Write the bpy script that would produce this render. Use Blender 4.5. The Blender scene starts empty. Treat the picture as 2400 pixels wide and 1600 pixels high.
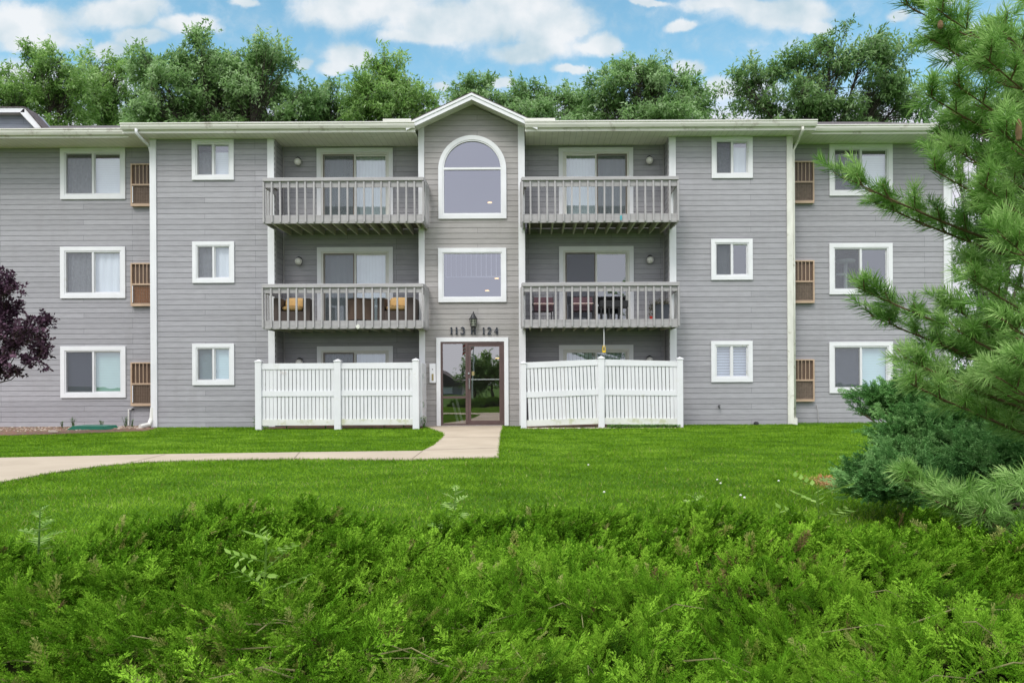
import bpy, math, random
import numpy as np
from mathutils import Vector, Matrix
random.seed(7)
RNG = np.random.default_rng(11)
SC = bpy.context.scene
COL = SC.collection
R = math.radians

# ------------------------------------------------------------------ camera
F_PX, CX, HY, CAMZ, ROLL = 1800.0, 1240.0, 895.0, 1.18, R(0.29)
cam_d = bpy.data.cameras.new('camera'); cam = bpy.data.objects.new('camera', cam_d); COL.objects.link(cam)
cam.location = (0, 0, CAMZ)
cam.rotation_mode = 'QUATERNION'
cam.rotation_quaternion = (Matrix.Rotation(R(90), 4, 'X') @ Matrix.Rotation(-ROLL, 4, 'Z')).to_quaternion()
cam_d.sensor_width = 36; cam_d.lens = 36 * F_PX / 2400
cam_d.shift_x = -(CX - 1200) / 2400; cam_d.shift_y = (HY - 800) / 2400
cam_d.clip_start = 0.05; cam_d.clip_end = 2000
cam_d.dof.use_dof = True; cam_d.dof.focus_distance = 15; cam_d.dof.aperture_fstop = 14
SC.camera = cam

# ------------------------------------------------------------------ sky, sun, exposure
SUN_EL, SUN_AZ = 50, 205          # azimuth measured from +Y clockwise: the sun stands behind the camera, a little to the left
SUN_STRENGTH, SKY_STRENGTH, EXPOSURE = 1.3, 0.12, 0.45
CLOUD_FRONT, CLOUD_BACK = 5.6, 10.0
world = bpy.data.worlds.new('World'); SC.world = world; world.use_nodes = True
def build_world():
    nt = world.node_tree; nt.nodes.clear(); N = nt.nodes; L = nt.links
    def math_(op, a, b=None, c=None, clamp=False):
        n = N.new('ShaderNodeMath'); n.operation = op; n.use_clamp = clamp
        for i, v in enumerate((a, b, c)):
            if v is None: continue
            if isinstance(v, (int, float)): n.inputs[i].default_value = v
            else: L.new(v, n.inputs[i])
        return n.outputs[0]
    out = N.new('ShaderNodeOutputWorld'); bg = N.new('ShaderNodeBackground')
    bg.inputs[1].default_value = SKY_STRENGTH
    L.new(bg.outputs[0], out.inputs[0])
    sky = N.new('ShaderNodeTexSky'); sky.sky_type = 'NISHITA'; sky.sun_disc = False
    sky.sun_elevation = R(SUN_EL); sky.sun_rotation = R(SUN_AZ); sky.air_density = 1.0; sky.dust_density = 0.3; sky.ozone_density = 1.5
    tc = N.new('ShaderNodeTexCoord'); sep = N.new('ShaderNodeSeparateXYZ'); L.new(tc.outputs['Generated'], sep.inputs[0])
    ysafe = math_('MAXIMUM', sep.outputs[1], 0.12)
    u = math_('DIVIDE', sep.outputs[0], ysafe); v = math_('DIVIDE', sep.outputs[2], ysafe)
    uv = N.new('ShaderNodeCombineXYZ'); L.new(u, uv.inputs[0]); L.new(v, uv.inputs[1])
    # clouds: soft masses at fixed directions of the sky, broken up by noise
    wn = N.new('ShaderNodeTexNoise'); wn.inputs['Scale'].default_value = 7; wn.inputs['Detail'].default_value = 6; wn.inputs['Roughness'].default_value = .6
    L.new(uv.outputs[0], wn.inputs['Vector'])
    ws = N.new('ShaderNodeVectorMath'); ws.operation = 'SUBTRACT'; L.new(wn.outputs['Color'], ws.inputs[0]); ws.inputs[1].default_value = (.5, .5, .5)
    wm = N.new('ShaderNodeVectorMath'); wm.operation = 'MULTIPLY_ADD'; L.new(ws.outputs[0], wm.inputs[0]); wm.inputs[1].default_value = (.10, .06, 0); L.new(uv.outputs[0], wm.inputs[2])
    blobs = [(40, 40, 190, 62), (100, 85, 130, 30), (290, 25, 130, 45), (430, 62, 95, 30), (250, 112, 60, 26), (330, 85, 70, 25),
             (850, 12, 200, 50), (1030, 42, 190, 55), (1180, 30, 190, 60), (1270, 60, 110, 62), (1230, 108, 130, 32), (1370, 100, 62, 26), (960, 78, 90, 20),
             (810, 118, 75, 42), (770, 148, 50, 22), (690, 128, 30, 16), (1790, 28, 160, 48), (1690, 10, 130, 22), (1870, 62, 60, 18), (1590, 52, 38, 16), (1590, 148, 48, 24), (1330, 152, 45, 13),
             (1150, 187, 42, 20), (1020, 190, 22, 13), (2078, 42, 38, 16), (2150, 5, 60, 20), (1500, 5, 60, 10), (560, 0, 40, 12), (1460, 160, 40, 18), (2250, 120, 120, 60),
             (100, 180, 260, 60), (1700, 200, 120, 30)]
    acc = None
    for (x, y, rx, ry) in blobs:
        cu = (x * 1.0204 - CX) / F_PX; cv = (HY - y * 1.0204) / F_PX; ru = rx * 1.0204 / F_PX; rv = ry * 1.0204 / F_PX
        s = N.new('ShaderNodeVectorMath'); s.operation = 'SUBTRACT'; L.new(wm.outputs[0], s.inputs[0]); s.inputs[1].default_value = (cu, cv, 0)
        m = N.new('ShaderNodeVectorMath'); m.operation = 'MULTIPLY'; L.new(s.outputs[0], m.inputs[0]); m.inputs[1].default_value = (1/ru, 1/rv, 0)
        l = N.new('ShaderNodeVectorMath'); l.operation = 'LENGTH'; L.new(m.outputs[0], l.inputs[0])
        d = math_('SUBTRACT', 1.25, l.outputs['Value'], clamp=True)
        acc = d if acc is None else math_('SMOOTH_MAX', acc, d, .25)
    fn = N.new('ShaderNodeTexNoise'); fn.inputs['Scale'].default_value = 22; fn.inputs['Detail'].default_value = 8; fn.inputs['Roughness'].default_value = .62
    L.new(wm.outputs[0], fn.inputs['Vector'])
    f = math_('ADD', acc, math_('MULTIPLY', math_('SUBTRACT', fn.outputs[0], .5), .9))
    mr = N.new('ShaderNodeMapRange'); mr.interpolation_type = 'SMOOTHSTEP'; mr.inputs[1].default_value = .08; mr.inputs[2].default_value = .72
    L.new(f, mr.inputs[0])
    # cloud tone: noise mixes greyer and whiter patches
    dn = N.new('ShaderNodeTexNoise'); dn.inputs['Scale'].default_value = 13; dn.inputs['Detail'].default_value = 5
    L.new(uv.outputs[0], dn.inputs['Vector'])
    sh = N.new('ShaderNodeMapRange'); sh.inputs[1].default_value = .35; sh.inputs[2].default_value = .62; L.new(dn.outputs[0], sh.inputs[0])
    cm = N.new('ShaderNodeMix'); cm.data_type = 'RGBA'; L.new(sh.outputs[0], cm.inputs[0])
    cf = CLOUD_FRONT
    cm.inputs[6].default_value = (cf * .62, cf * .76, cf * .84, 1); cm.inputs[7].default_value = (cf, cf * 1.02, cf * 1.04, 1)
    tint = N.new('ShaderNodeMix'); tint.data_type = 'RGBA'; tint.blend_type = 'MULTIPLY'; tint.inputs[0].default_value = 1
    L.new(sky.outputs[0], tint.inputs[6]); tint.inputs[7].default_value = (1.16, 1.50, 1.28, 1)
    front = N.new('ShaderNodeMix'); front.data_type = 'RGBA'; L.new(math_('MULTIPLY', mr.outputs[0], .93), front.inputs[0])
    low = N.new('ShaderNodeMapRange'); low.interpolation_type = 'SMOOTHSTEP'; low.inputs[1].default_value = .40; low.inputs[2].default_value = .33; L.new(v, low.inputs[0])
    lowm = N.new('ShaderNodeMix'); lowm.data_type = 'RGBA'; L.new(low.outputs[0], lowm.inputs[0]); L.new(tint.outputs[2], lowm.inputs[6]); lowm.inputs[7].default_value = (cf*.92, cf*.92, cf*1.02, 1)
    L.new(lowm.outputs[2], front.inputs[6]); L.new(cm.outputs[2], front.inputs[7])
    # the rest of the sky is overcast
    bn = N.new('ShaderNodeTexNoise'); bn.inputs['Scale'].default_value = 2.2; bn.inputs['Detail'].default_value = 4; L.new(tc.outputs['Generated'], bn.inputs['Vector'])
    bm = N.new('ShaderNodeMix'); bm.data_type = 'RGBA'; L.new(bn.outputs[0], bm.inputs[0]); cb = CLOUD_BACK
    bm.inputs[6].default_value = (cb * .80, cb * .84, cb * .95, 1); bm.inputs[7].default_value = (cb * 1.0, cb * 1.02, cb * 1.08, 1)
    w = N.new('ShaderNodeMapRange'); w.interpolation_type = 'SMOOTHSTEP'; w.inputs[1].default_value = .15; w.inputs[2].default_value = .5; L.new(sep.outputs[1], w.inputs[0])
    allm = N.new('ShaderNodeMix'); allm.data_type = 'RGBA'; L.new(w.outputs[0], allm.inputs[0]); L.new(bm.outputs[2], allm.inputs[6]); L.new(front.outputs[2], allm.inputs[7])
    # an overcast sky is brighter overhead than at the horizon
    zr = N.new('ShaderNodeMapRange'); zr.inputs[1].default_value = .30; zr.inputs[2].default_value = 1.0; zr.inputs[3].default_value = .82; zr.inputs[4].default_value = 1.75; L.new(sep.outputs[2], zr.inputs[0])
    inv = math_('SUBTRACT', 1.0, w.outputs[0]); fac = math_('ADD', math_('MULTIPLY', math_('SUBTRACT', zr.outputs[0], 1.0), inv), 1.0)
    L.new(math_('MULTIPLY', fac, SKY_STRENGTH), bg.inputs[1])
    L.new(allm.outputs[2], bg.inputs[0])
build_world()
sun_d = bpy.data.lights.new('sun', 'SUN'); sun = bpy.data.objects.new('sun', sun_d); COL.objects.link(sun)
sun_d.energy = SUN_STRENGTH; sun_d.angle = R(18); sun_d.color = (1, .965, .91)
_d = Vector((math.sin(R(SUN_AZ)) * math.cos(R(SUN_EL)), math.cos(R(SUN_AZ)) * math.cos(R(SUN_EL)), math.sin(R(SUN_EL))))
sun.rotation_mode = 'QUATERNION'; sun.rotation_quaternion = _d.to_track_quat('Z', 'Y'); sun.location = (0, 0, 60)
SC.view_settings.view_transform = 'Standard'; SC.view_settings.look = 'None'; SC.view_settings.gamma = 1
SC.view_settings.exposure = EXPOSURE; SC.view_settings.use_curve_mapping = False
SC.render.engine = 'CYCLES'
SC.cycles.max_bounces = 6; SC.cycles.transparent_max_bounces = 16; SC.cycles.caustics_reflective = False; SC.cycles.caustics_refractive = False
SC.cycles.use_denoising = True

# ------------------------------------------------------------------ measuring helpers (a wall plane at distance D)
SR = math.sin(ROLL)
def P(x, y, D):
    xu = x - SR * (y - HY); yu = y + SR * (x - CX)
    return ((xu - CX) / F_PX * D, D, CAMZ - (yu - HY) / F_PX * D)
def Q(x, y, D): return P(x * 1.0204, y * 1.0204, D)
def PG(x, y):                                     # a point of the flat ground
    yu = y + SR * (x - CX); D = CAMZ * F_PX / (yu - HY); return P(x, y, D)[0], D
def QX(x, D, y=650): return Q(x, y, D)[0]
def QZ(x, y, D): return Q(x, y, D)[2]
def RECT(x0, y0, x1, y1, D):
    ym = (y0 + y1) / 2; xm = (x0 + x1) / 2
    return Q(x0, ym, D)[0], Q(x1, ym, D)[0], Q(xm, y1, D)[2], Q(xm, y0, D)[2]      # X0 X1 Z0 Z1
YM, YR, YB, YBAY = 20.6, 21.3, 19.66, 20.52

# ------------------------------------------------------------------ objects and properties
def tag(o, label=None, cat=None, group=None, kind=None):
    if label: o['label'] = label
    if cat: o['category'] = cat
    if group: o['group'] = group
    if kind: o['kind'] = kind
    return o
def empty(name, loc, label, cat, group=None, rz=0):
    o = bpy.data.objects.new(name, None); COL.objects.link(o); o.location = loc; o.rotation_euler = (0, 0, rz)
    o.empty_display_size = .2
    return tag(o, label, cat, group)
def link(o, parent):
    COL.objects.link(o)
    if parent is not None:
        o.parent = parent
        o.matrix_parent_inverse = parent.matrix_basis.inverted()      # every object keeps its own basis as its world matrix
    return o
class MB:
    """collects geometry in world coordinates and links it as one mesh object"""
    def __init__(s): s.v = []; s.f = []; s.mi = []; s.cur = 0
    def add(s, vs, fs):
        b = len(s.v); s.v += [tuple(v) for v in vs]; s.f += [tuple(i + b for i in f) for f in fs]; s.mi += [s.cur] * len(fs); return s
    def box(s, x0, x1, y0, y1, z0, z1, bev=0):
        if x0 > x1: x0, x1 = x1, x0
        if y0 > y1: y0, y1 = y1, y0
        if z0 > z1: z0, z1 = z1, z0
        if not bev:
            vs = [(x, y, z) for z in (z0, z1) for y in (y0, y1) for x in (x0, x1)]
            return s.add(vs, [(0, 2, 3, 1), (4, 5, 7, 6), (0, 1, 5, 4), (2, 6, 7, 3), (0, 4, 6, 2), (1, 3, 7, 5)])
        b = min(bev, (x1-x0)/2.2, (y1-y0)/2.2, (z1-z0)/2.2)
        import itertools
        vs = []; idx = {}
        for sx, sy, sz in itertools.product((0, 1), repeat=3):
            c = ((x0, x1)[sx], (y0, y1)[sy], (z0, z1)[sz]); d = ((b, -b)[sx], (b, -b)[sy], (b, -b)[sz])
            for ax in range(3):
                p = [c[k] + (d[k] if k != ax else 0) for k in range(3)]
                idx[(sx, sy, sz, ax)] = len(vs); vs.append(p)
        fs = []
        for ax in range(3):
            o1, o2 = [k for k in range(3) if k != ax]
            for sd in (0, 1):
                q = []
                for a, c in ((0, 0), (1, 0), (1, 1), (0, 1)):
                    t = [0, 0, 0]; t[ax] = sd; t[o1] = a; t[o2] = c; q.append(idx[(*t, ax)])
                flip = (sd == 0) != (ax == 1)
                fs.append(tuple(q[::-1] if flip else q))
            for a in (0, 1):
                for c in (0, 1):
                    t0 = [0, 0, 0]; t1 = [0, 0, 0]; t0[ax] = 0; t1[ax] = 1; t0[o1] = t1[o1] = a; t0[o2] = t1[o2] = c
                    fs.append((idx[(*t0, o1)], idx[(*t1, o1)], idx[(*t1, o2)], idx[(*t0, o2)]))
        for t in itertools.product((0, 1), repeat=3): fs.append(tuple(idx[(*t, ax)] for ax in range(3)))
        return s.add(vs, fs)
    def tube(s, pts, r, n=8, cap=True):
        pts = [Vector(p) for p in pts]; rs = r if isinstance(r, (list, tuple)) else [r] * len(pts)
        vs = []; fs = []
        pr = None
        for i, p in enumerate(pts):
            t = (pts[min(i+1, len(pts)-1)] - pts[max(i-1, 0)]).normalized()
            if pr is None: pr = t.orthogonal().normalized()
            pr = (pr - t * pr.dot(t)); pr = pr.normalized() if pr.length > 1e-6 else t.orthogonal().normalized()
            bi = t.cross(pr)
            for k in range(n):
                a = 2 * math.pi * k / n; vs.append(p + (pr * math.cos(a) + bi * math.sin(a)) * rs[i])
        for i in range(len(pts) - 1):
            for k in range(n): a = i*n+k; b = i*n+(k+1) % n; fs.append((a, b, b+n, a+n))
        if cap: fs.append(tuple(range(n))[::-1]); fs.append(tuple(range((len(pts)-1)*n, len(pts)*n)))
        return s.add(vs, fs)
    def prism(s, poly, a0, a1, axis='y'):
        """extrude a closed polygon of (p,q) pairs along an axis: y -> (x,z), x -> (y,z), z -> (x,y)"""
        n = len(poly)
        def mk(p, q, a): return {'y': (p, a, q), 'x': (a, p, q), 'z': (p, q, a)}[axis]
        vs = [mk(p, q, a0) for p, q in poly] + [mk(p, q, a1) for p, q in poly]
        fs = [tuple(range(n)), tuple(range(2*n-1, n-1, -1))] + [(i, i+n, (i+1) % n + n, (i+1) % n) for i in range(n)]
        return s.add(vs, fs)
    def lathe(s, c, prof, n=16):
        vs = []; fs = []
        for (r, z) in prof:
            for k in range(n): a = 2*math.pi*k/n; vs.append((c[0]+r*math.cos(a), c[1]+r*math.sin(a), c[2]+z))
        for i in range(len(prof)-1):
            for k in range(n): a = i*n+k; b = i*n+(k+1) % n; fs.append((a, b, b+n, a+n))
        fs.append(tuple(range(n))[::-1]); fs.append(tuple(range((len(prof)-1)*n, len(prof)*n)))
        return s.add(vs, fs)
    def build(s, name, mat, parent=None, smooth=False, fix=True):
        me = bpy.data.meshes.new(name); me.from_pydata(s.v, [], s.f)
        for m in (mat if isinstance(mat, (list, tuple)) else [mat]): me.materials.append(m)
        me.polygons.foreach_set('material_index', s.mi)
        if fix:
            import bmesh
            bm = bmesh.new(); bm.from_mesh(me); bmesh.ops.recalc_face_normals(bm, faces=bm.faces); bm.to_mesh(me); bm.free()
        if smooth: me.polygons.foreach_set('use_smooth', [True] * len(me.polygons))
        me.update()
        return link(bpy.data.objects.new(name, me), parent)
def np_mesh(name, V, k, mat, parent=None, tint=None):
    """V: (faces*k, 3) unshared vertices"""
    V = np.ascontiguousarray(V, dtype=np.float32).reshape(-1, 3); nv = len(V); nf = nv // k
    me = bpy.data.meshes.new(name); me.vertices.add(nv); me.vertices.foreach_set('co', V.ravel())
    me.loops.add(nv); me.loops.foreach_set('vertex_index', np.arange(nv, dtype=np.int32))
    me.polygons.add(nf); me.polygons.foreach_set('loop_start', np.arange(0, nv, k, dtype=np.int32))
    me.update(calc_edges=True)
    if tint is not None:
        at = me.attributes.new('tint', 'FLOAT', 'FACE'); at.data.foreach_set('value', np.asarray(tint, dtype=np.float32))
    me.materials.append(mat)
    return link(bpy.data.objects.new(name, me), parent)

# ------------------------------------------------------------------ materials
def s2l(c): return tuple(((v/255)/12.92 if v/255 < .04045 else ((v/255+.055)/1.055)**2.4) for v in c)
def mat_base(name):
    m = bpy.data.materials.new(name); m.use_nodes = True; nt = m.node_tree; b = nt.nodes['Principled BSDF']; return m, nt, b
def mix_rgb(nt, fac, a, b, blend='MIX'):
    n = nt.nodes.new('ShaderNodeMix'); n.data_type = 'RGBA'; n.blend_type = blend
    for i, v in ((0, fac), (6, a), (7, b)):
        if hasattr(v, 'links'): nt.links.new(v, n.inputs[i])
        elif i == 0: n.inputs[0].default_value = v
        else: n.inputs[i].default_value = (*v[:3], 1)
    return n.outputs[2]
def noise(nt, scale, detail=3, coord='Object', rough=.55, stretch=None, dist=0):
    tc = nt.nodes.new('ShaderNodeTexCoord'); n = nt.nodes.new('ShaderNodeTexNoise')
    n.inputs['Scale'].default_value = scale; n.inputs['Detail'].default_value = detail; n.inputs['Roughness'].default_value = rough; n.inputs['Distortion'].default_value = dist
    if stretch:
        mp = nt.nodes.new('ShaderNodeMapping'); mp.inputs['Scale'].default_value = stretch; nt.links.new(tc.outputs[coord], mp.inputs[0]); nt.links.new(mp.outputs[0], n.inputs['Vector'])
    else: nt.links.new(tc.outputs[coord], n.inputs['Vector'])
    return n.outputs[0]
def rng(nt, v, a, b, c=0, d=1):
    n = nt.nodes.new('ShaderNodeMapRange'); n.inputs[1].default_value = a; n.inputs[2].default_value = b; n.inputs[3].default_value = c; n.inputs[4].default_value = d
    nt.links.new(v, n.inputs[0]); return n.outputs[0]
def bump(nt, b, h, strength=.3, dist=.01):
    n = nt.nodes.new('ShaderNodeBump'); n.inputs['Strength'].default_value = strength; n.inputs['Distance'].default_value = dist
    nt.links.new(h, n.inputs['Height']); nt.links.new(n.outputs[0], b.inputs['Normal'])
def plain(name, col, rough=.6, var=.12, scale=6, metal=0, stain=None, stretch=None, bmp=0, spec=.4):
    """painted or raw surface with uneven tone; stain = (colour, threshold, scale)"""
    m, nt, b = mat_base(name)
    n = noise(nt, scale, 4, stretch=stretch)
    c = mix_rgb(nt, rng(nt, n, .3, .7), tuple(v*(1-var) for v in col), tuple(min(1, v*(1+var)) for v in col))
    if stain:
        s = noise(nt, stain[2], 6, rough=.7)
        c = mix_rgb(nt, rng(nt, s, stain[1], stain[1]+.12, 0, .75), c, stain[0])
    nt.links.new(c, b.inputs['Base Color']); b.inputs['Roughness'].default_value = rough; b.inputs['Metallic'].default_value = metal
    b.inputs['Specular IOR Level'].default_value = spec
    if bmp: bump(nt, b, n, bmp, .01)
    return m
COURSE = 0.1434
def siding_mat(name, col, z_off=0.0, axis='X'):
    m, nt, b = mat_base(name)
    tc = nt.nodes.new('ShaderNodeTexCoord'); sp = nt.nodes.new('ShaderNodeSeparateXYZ'); nt.links.new(tc.outputs['Object'], sp.inputs[0])
    cb = nt.nodes.new('ShaderNodeCombineXYZ'); nt.links.new(sp.outputs[axis], cb.inputs[0])
    ad = nt.nodes.new('ShaderNodeMath'); ad.operation = 'SUBTRACT'; nt.links.new(sp.outputs['Z'], ad.inputs[0]); ad.inputs[1].default_value = z_off
    nt.links.new(ad.outputs[0], cb.inputs[1])
    br = nt.nodes.new('ShaderNodeTexBrick'); nt.links.new(cb.outputs[0], br.inputs['Vector'])
    br.offset = .37; br.offset_frequency = 3; br.inputs['Scale'].default_value = 1; br.inputs['Brick Width'].default_value = 3.66; br.inputs['Row Height'].default_value = COURSE
    br.inputs['Mortar Size'].default_value = .004; br.inputs['Mortar Smooth'].default_value = .1; br.inputs['Bias'].default_value = 0
    br.inputs['Color1'].default_value = (*[v*.91 for v in col], 1); br.inputs['Color2'].default_value = (*[v*1.08 for v in col], 1); br.inputs['Mortar'].default_value = (*[v*.5 for v in col], 1)
    n = noise(nt, 3.0, 6, stretch=(1, 1, 9), rough=.65)
    c = mix_rgb(nt, 1.0, br.outputs[0], mix_rgb(nt, rng(nt, n, .3, .7), (.88, .88, .88), (1.1, 1.1, 1.1)), 'MULTIPLY')
    s = noise(nt, 9, 8, stretch=(1, 1, 5), rough=.75)
    c = mix_rgb(nt, rng(nt, s, .66, .76, 0, .55), c, tuple(v*.45 for v in col))          # flecks of worn paint
    d = noise(nt, 1.2, 4, stretch=(2.5, 1, .4))
    c = mix_rgb(nt, rng(nt, d, .52, .75, 0, .22), c, (col[0]*.74, col[1]*.72, col[2]*.68))
    nt.links.new(c, b.inputs['Base Color']); b.inputs['Roughness'].default_value = .62; b.inputs['Specular IOR Level'].default_value = .3
    bump(nt, b, noise(nt, 40, 5, stretch=(.3, 1, 4)), .25, .004)
    return m
def lined_mat(name, col, period, axis='X', dark=.6, width=.08, rough=.5, stain=None):
    """board or vinyl-strip surface with a fine groove every period"""
    m, nt, b = mat_base(name)
    tc = nt.nodes.new('ShaderNodeTexCoord'); sp = nt.nodes.new('ShaderNodeSeparateXYZ'); nt.links.new(tc.outputs['Object'], sp.inputs[0])
    a = nt.nodes.new('ShaderNodeMath'); a.operation = 'DIVIDE'; nt.links.new(sp.outputs[axis], a.inputs[0]); a.inputs[1].default_value = period
    f = nt.nodes.new('ShaderNodeMath'); f.operation = 'FRACT'; nt.links.new(a.outputs[0], f.inputs[0])
    g = nt.nodes.new('ShaderNodeMath'); g.operation = 'LESS_THAN'; nt.links.new(f.outputs[0], g.inputs[0]); g.inputs[1].default_value = width
    n = noise(nt, 3, 4)
    c = mix_rgb(nt, rng(nt, n, .3, .7), tuple(v*.93 for v in col), tuple(min(1, v*1.05) for v in col))
    c = mix_rgb(nt, g.outputs[0], c, tuple(v*dark for v in col))
    if stain:
        s = noise(nt, stain[2], 6, rough=.7); c = mix_rgb(nt, rng(nt, s, stain[1], stain[1]+.12, 0, .6), c, stain[0])
    nt.links.new(c, b.inputs['Base Color']); b.inputs['Roughness'].default_value = rough
    return m
def leaf_mat(name, dark, mid, light, rough=.5, trans=.3, clump=1.6, spec=.12):
    m, nt, b = mat_base(name)
    at = nt.nodes.new('ShaderNodeAttribute'); at.attribute_name = 'tint'
    cr = nt.nodes.new('ShaderNodeValToRGB'); e = cr.color_ramp.elements
    e[0].position = 0; e[0].color = (*dark, 1); e[1].position = 1; e[1].color = (*light, 1)
    k = e.new(.5); k.color = (*mid, 1)
    n = noise(nt, clump, 3)
    ad = nt.nodes.new('ShaderNodeMath'); ad.operation = 'ADD'; nt.links.new(at.outputs['Fac'], ad.inputs[0]); nt.links.new(rng(nt, n, .3, .7, -.22, .22), ad.inputs[1])
    nt.links.new(ad.outputs[0], cr.inputs[0]); nt.links.new(cr.outputs[0], b.inputs['Base Color'])
    b.inputs['Roughness'].default_value = rough; b.inputs['Specular IOR Level'].default_value = spec
    tr = nt.nodes.new('ShaderNodeBsdfTranslucent'); nt.links.new(cr.outputs[0], tr.inputs[0])
    mx = nt.nodes.new('ShaderNodeMixShader'); mx.inputs[0].default_value = trans
    nt.links.new(b.outputs[0], mx.inputs[1]); nt.links.new(tr.outputs[0], mx.inputs[2]); nt.links.new(mx.outputs[0], nt.nodes['Material Output'].inputs[0])
    return m
def glass_mat(name, refl=.24, tint=(.86, .9, .92), gl=(.93, .95, 1.0), rough=.0):
    m, nt, b = mat_base(name); nt.nodes.remove(b)
    t = nt.nodes.new('ShaderNodeBsdfTransparent'); t.inputs[0].default_value = (*tint, 1)
    g = nt.nodes.new('ShaderNodeBsdfGlossy'); g.inputs[0].default_value = (*gl, 1); g.inputs['Roughness'].default_value = rough
    mx = nt.nodes.new('ShaderNodeMixShader'); mx.inputs[0].default_value = refl
    bn = nt.nodes.new('ShaderNodeBump'); bn.inputs['Strength'].default_value = .05; bn.inputs['Distance'].default_value = .02
    nt.links.new(noise(nt, 1.3, 2), bn.inputs['Height']); nt.links.new(bn.outputs[0], g.inputs['Normal'])
    nt.links.new(t.outputs[0], mx.inputs[1]); nt.links.new(g.outputs[0], mx.inputs[2]); nt.links.new(mx.outputs[0], nt.nodes['Material Output'].inputs[0])
    return m
def screen_mat(name, col, cover=.5):
    m, nt, b = mat_base(name)
    b.inputs['Base Color'].default_value = (*col, 1); b.inputs['Roughness'].default_value = .7
    t = nt.nodes.new('ShaderNodeBsdfTransparent'); mx = nt.nodes.new('ShaderNodeMixShader'); mx.inputs[0].default_value = cover
    nt.links.new(t.outputs[0], mx.inputs[1]); nt.links.new(b.outputs[0], mx.inputs[2]); nt.links.new(mx.outputs[0], nt.nodes['Material Output'].inputs[0])
    return m
def emit_mat(name, col, s):
    m, nt, b = mat_base(name); b.inputs['Base Color'].default_value = (.8, .8, .8, 1); b.inputs['Emission Color'].default_value = (*col, 1); b.inputs['Emission Strength'].default_value = s; return m

M = {}
M['siding'] = siding_mat('grey_lap_siding', (.332, .325, .342))
M['siding_bay'] = siding_mat('warm_grey_lap_siding', (.345, .325, .312))
M['siding_side'] = siding_mat('grey_lap_siding_side', (.332, .325, .342), axis='Y')
M['white'] = plain('white_paint', (.74, .74, .75), .5, .04, 3, stain=((.55, .54, .50), .68, 5))
M['trim'] = plain('weathered_white_trim', (.71, .71, .72), .55, .06, 2.2, stain=((.45, .42, .34), .70, 3.5), stretch=(3, 3, .6))
M['oldtrim'] = plain('stained_white_trim', (.68, .67, .60), .6, .12, 2.2, stain=((.25, .22, .14), .58, 5), stretch=(3, 3, .8))
M['cream'] = plain('cream_gutter_paint', (.74, .72, .66), .45, .08, 1.2, stain=((.36, .31, .26), .58, 2.0), stretch=(1, 1, 8))
M['soffit'] = lined_mat('cream_soffit_strips', (.80, .79, .70), .16, 'X', .72, .07, .5)
M['rakesoffit'] = lined_mat('white_soffit_strips', (.76, .76, .70), .16, 'Y', .72, .07, .5)
M['vinyl'] = plain('white_vinyl', (.70, .70, .71), .45, .04, 2, stain=((.56, .56, .49), .60, 4))
M['vinyl_low'] = plain('white_vinyl_with_algae', (.66, .66, .61), .5, .08, 2, stain=((.44, .45, .26), .52, 3.5), stretch=(1, 1, 2))
M['wood'] = plain('weathered_grey_paint', (.37, .355, .355), .7, .13, 5, stain=((.24, .22, .20), .60, 9), stretch=(1, 1, .35), bmp=.3)
M['woodh'] = plain('weathered_grey_paint_boards', (.37, .355, .355), .7, .13, 5, stain=((.24, .22, .20), .60, 9), stretch=(.3, 1, 3), bmp=.3)
M['joist'] = plain('aged_deck_timber', (.20, .19, .15), .8, .2, 5, stretch=(1, .4, 1))
M['joistl'] = plain('weathered_joist_timber', (.55, .53, .44), .8, .15, 5, stretch=(1, .4, 1))
M['shingle'] = plain('dark_roof_shingles', (.09, .075, .075), .9, .35, 14, stain=((.19, .16, .15), .55, 25), bmp=.5)
M['glass'] = glass_mat('window_glass')
M['glassdoor'] = glass_mat('door_glass', .36, (.80, .80, .80), (.92, .89, .88))
M['glassbay'] = glass_mat('bay_window_glass', .32, (.66, .68, .73), (.88, .89, 1.0))
M['screen'] = screen_mat('insect_screen', (.12, .12, .13), .42)
M['screen_dark'] = screen_mat('dense_insect_screen', (.07, .075, .09), .55)
M['lace'] = plain('lace_curtain', (.52, .52, .53), .9, .22, 13, stretch=(2.2, 1, .9))
M['sheer'] = plain('sheer_white_curtain', (.78, .80, .82), .8, .05, 3, stretch=(6, 1, .4))
M['blind_white'] = lined_mat('white_horizontal_blind', (.82, .83, .85), .05, 'Z', .86, .25)
M['blind_teal'] = lined_mat('sea_green_blind', (.40, .60, .54), .045, 'Z', .85, .25)
M['blind_pale'] = lined_mat('pale_teal_blind', (.55, .74, .75), .045, 'Z', .88, .25)
M['blind_slate'] = lined_mat('slate_blind', (.16, .18, .24), .045, 'Z', .85, .25)
M['blind_gap'] = lined_mat('open_slat_blind', (.52, .55, .64), .075, 'Z', .45, .38)
M['vert_pale'] = lined_mat('pale_vertical_blind', (.66, .74, .73), .089, 'X', .8, .10)
M['vert_teal'] = lined_mat('grey_green_vertical_blind', (.42, .52, .50), .089, 'X', .75, .10)
M['vert_gap'] = lined_mat('gapped_vertical_blind', (.50, .58, .55), .11, 'X', .28, .22)
M['bronze'] = plain('bronze_door_frame', (.115, .075, .07), .38, .12, 5, metal=.25)
M['chrome'] = plain('brushed_steel', (.6, .6, .6), .25, .05, 8, metal=1)
M['black'] = plain('black_iron', (.028, .028, .03), .45, .2, 10)
M['letter'] = plain('dark_slate_letters', (.03, .036, .05), .5, .15, 8)
M['lampglass'] = plain('frosted_lamp_glass', (.78, .76, .70), .3, .06, 6, spec=.6)
M['lantern'] = plain('seeded_lantern_glass', (.42, .43, .36), .25, .2, 30)
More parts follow.
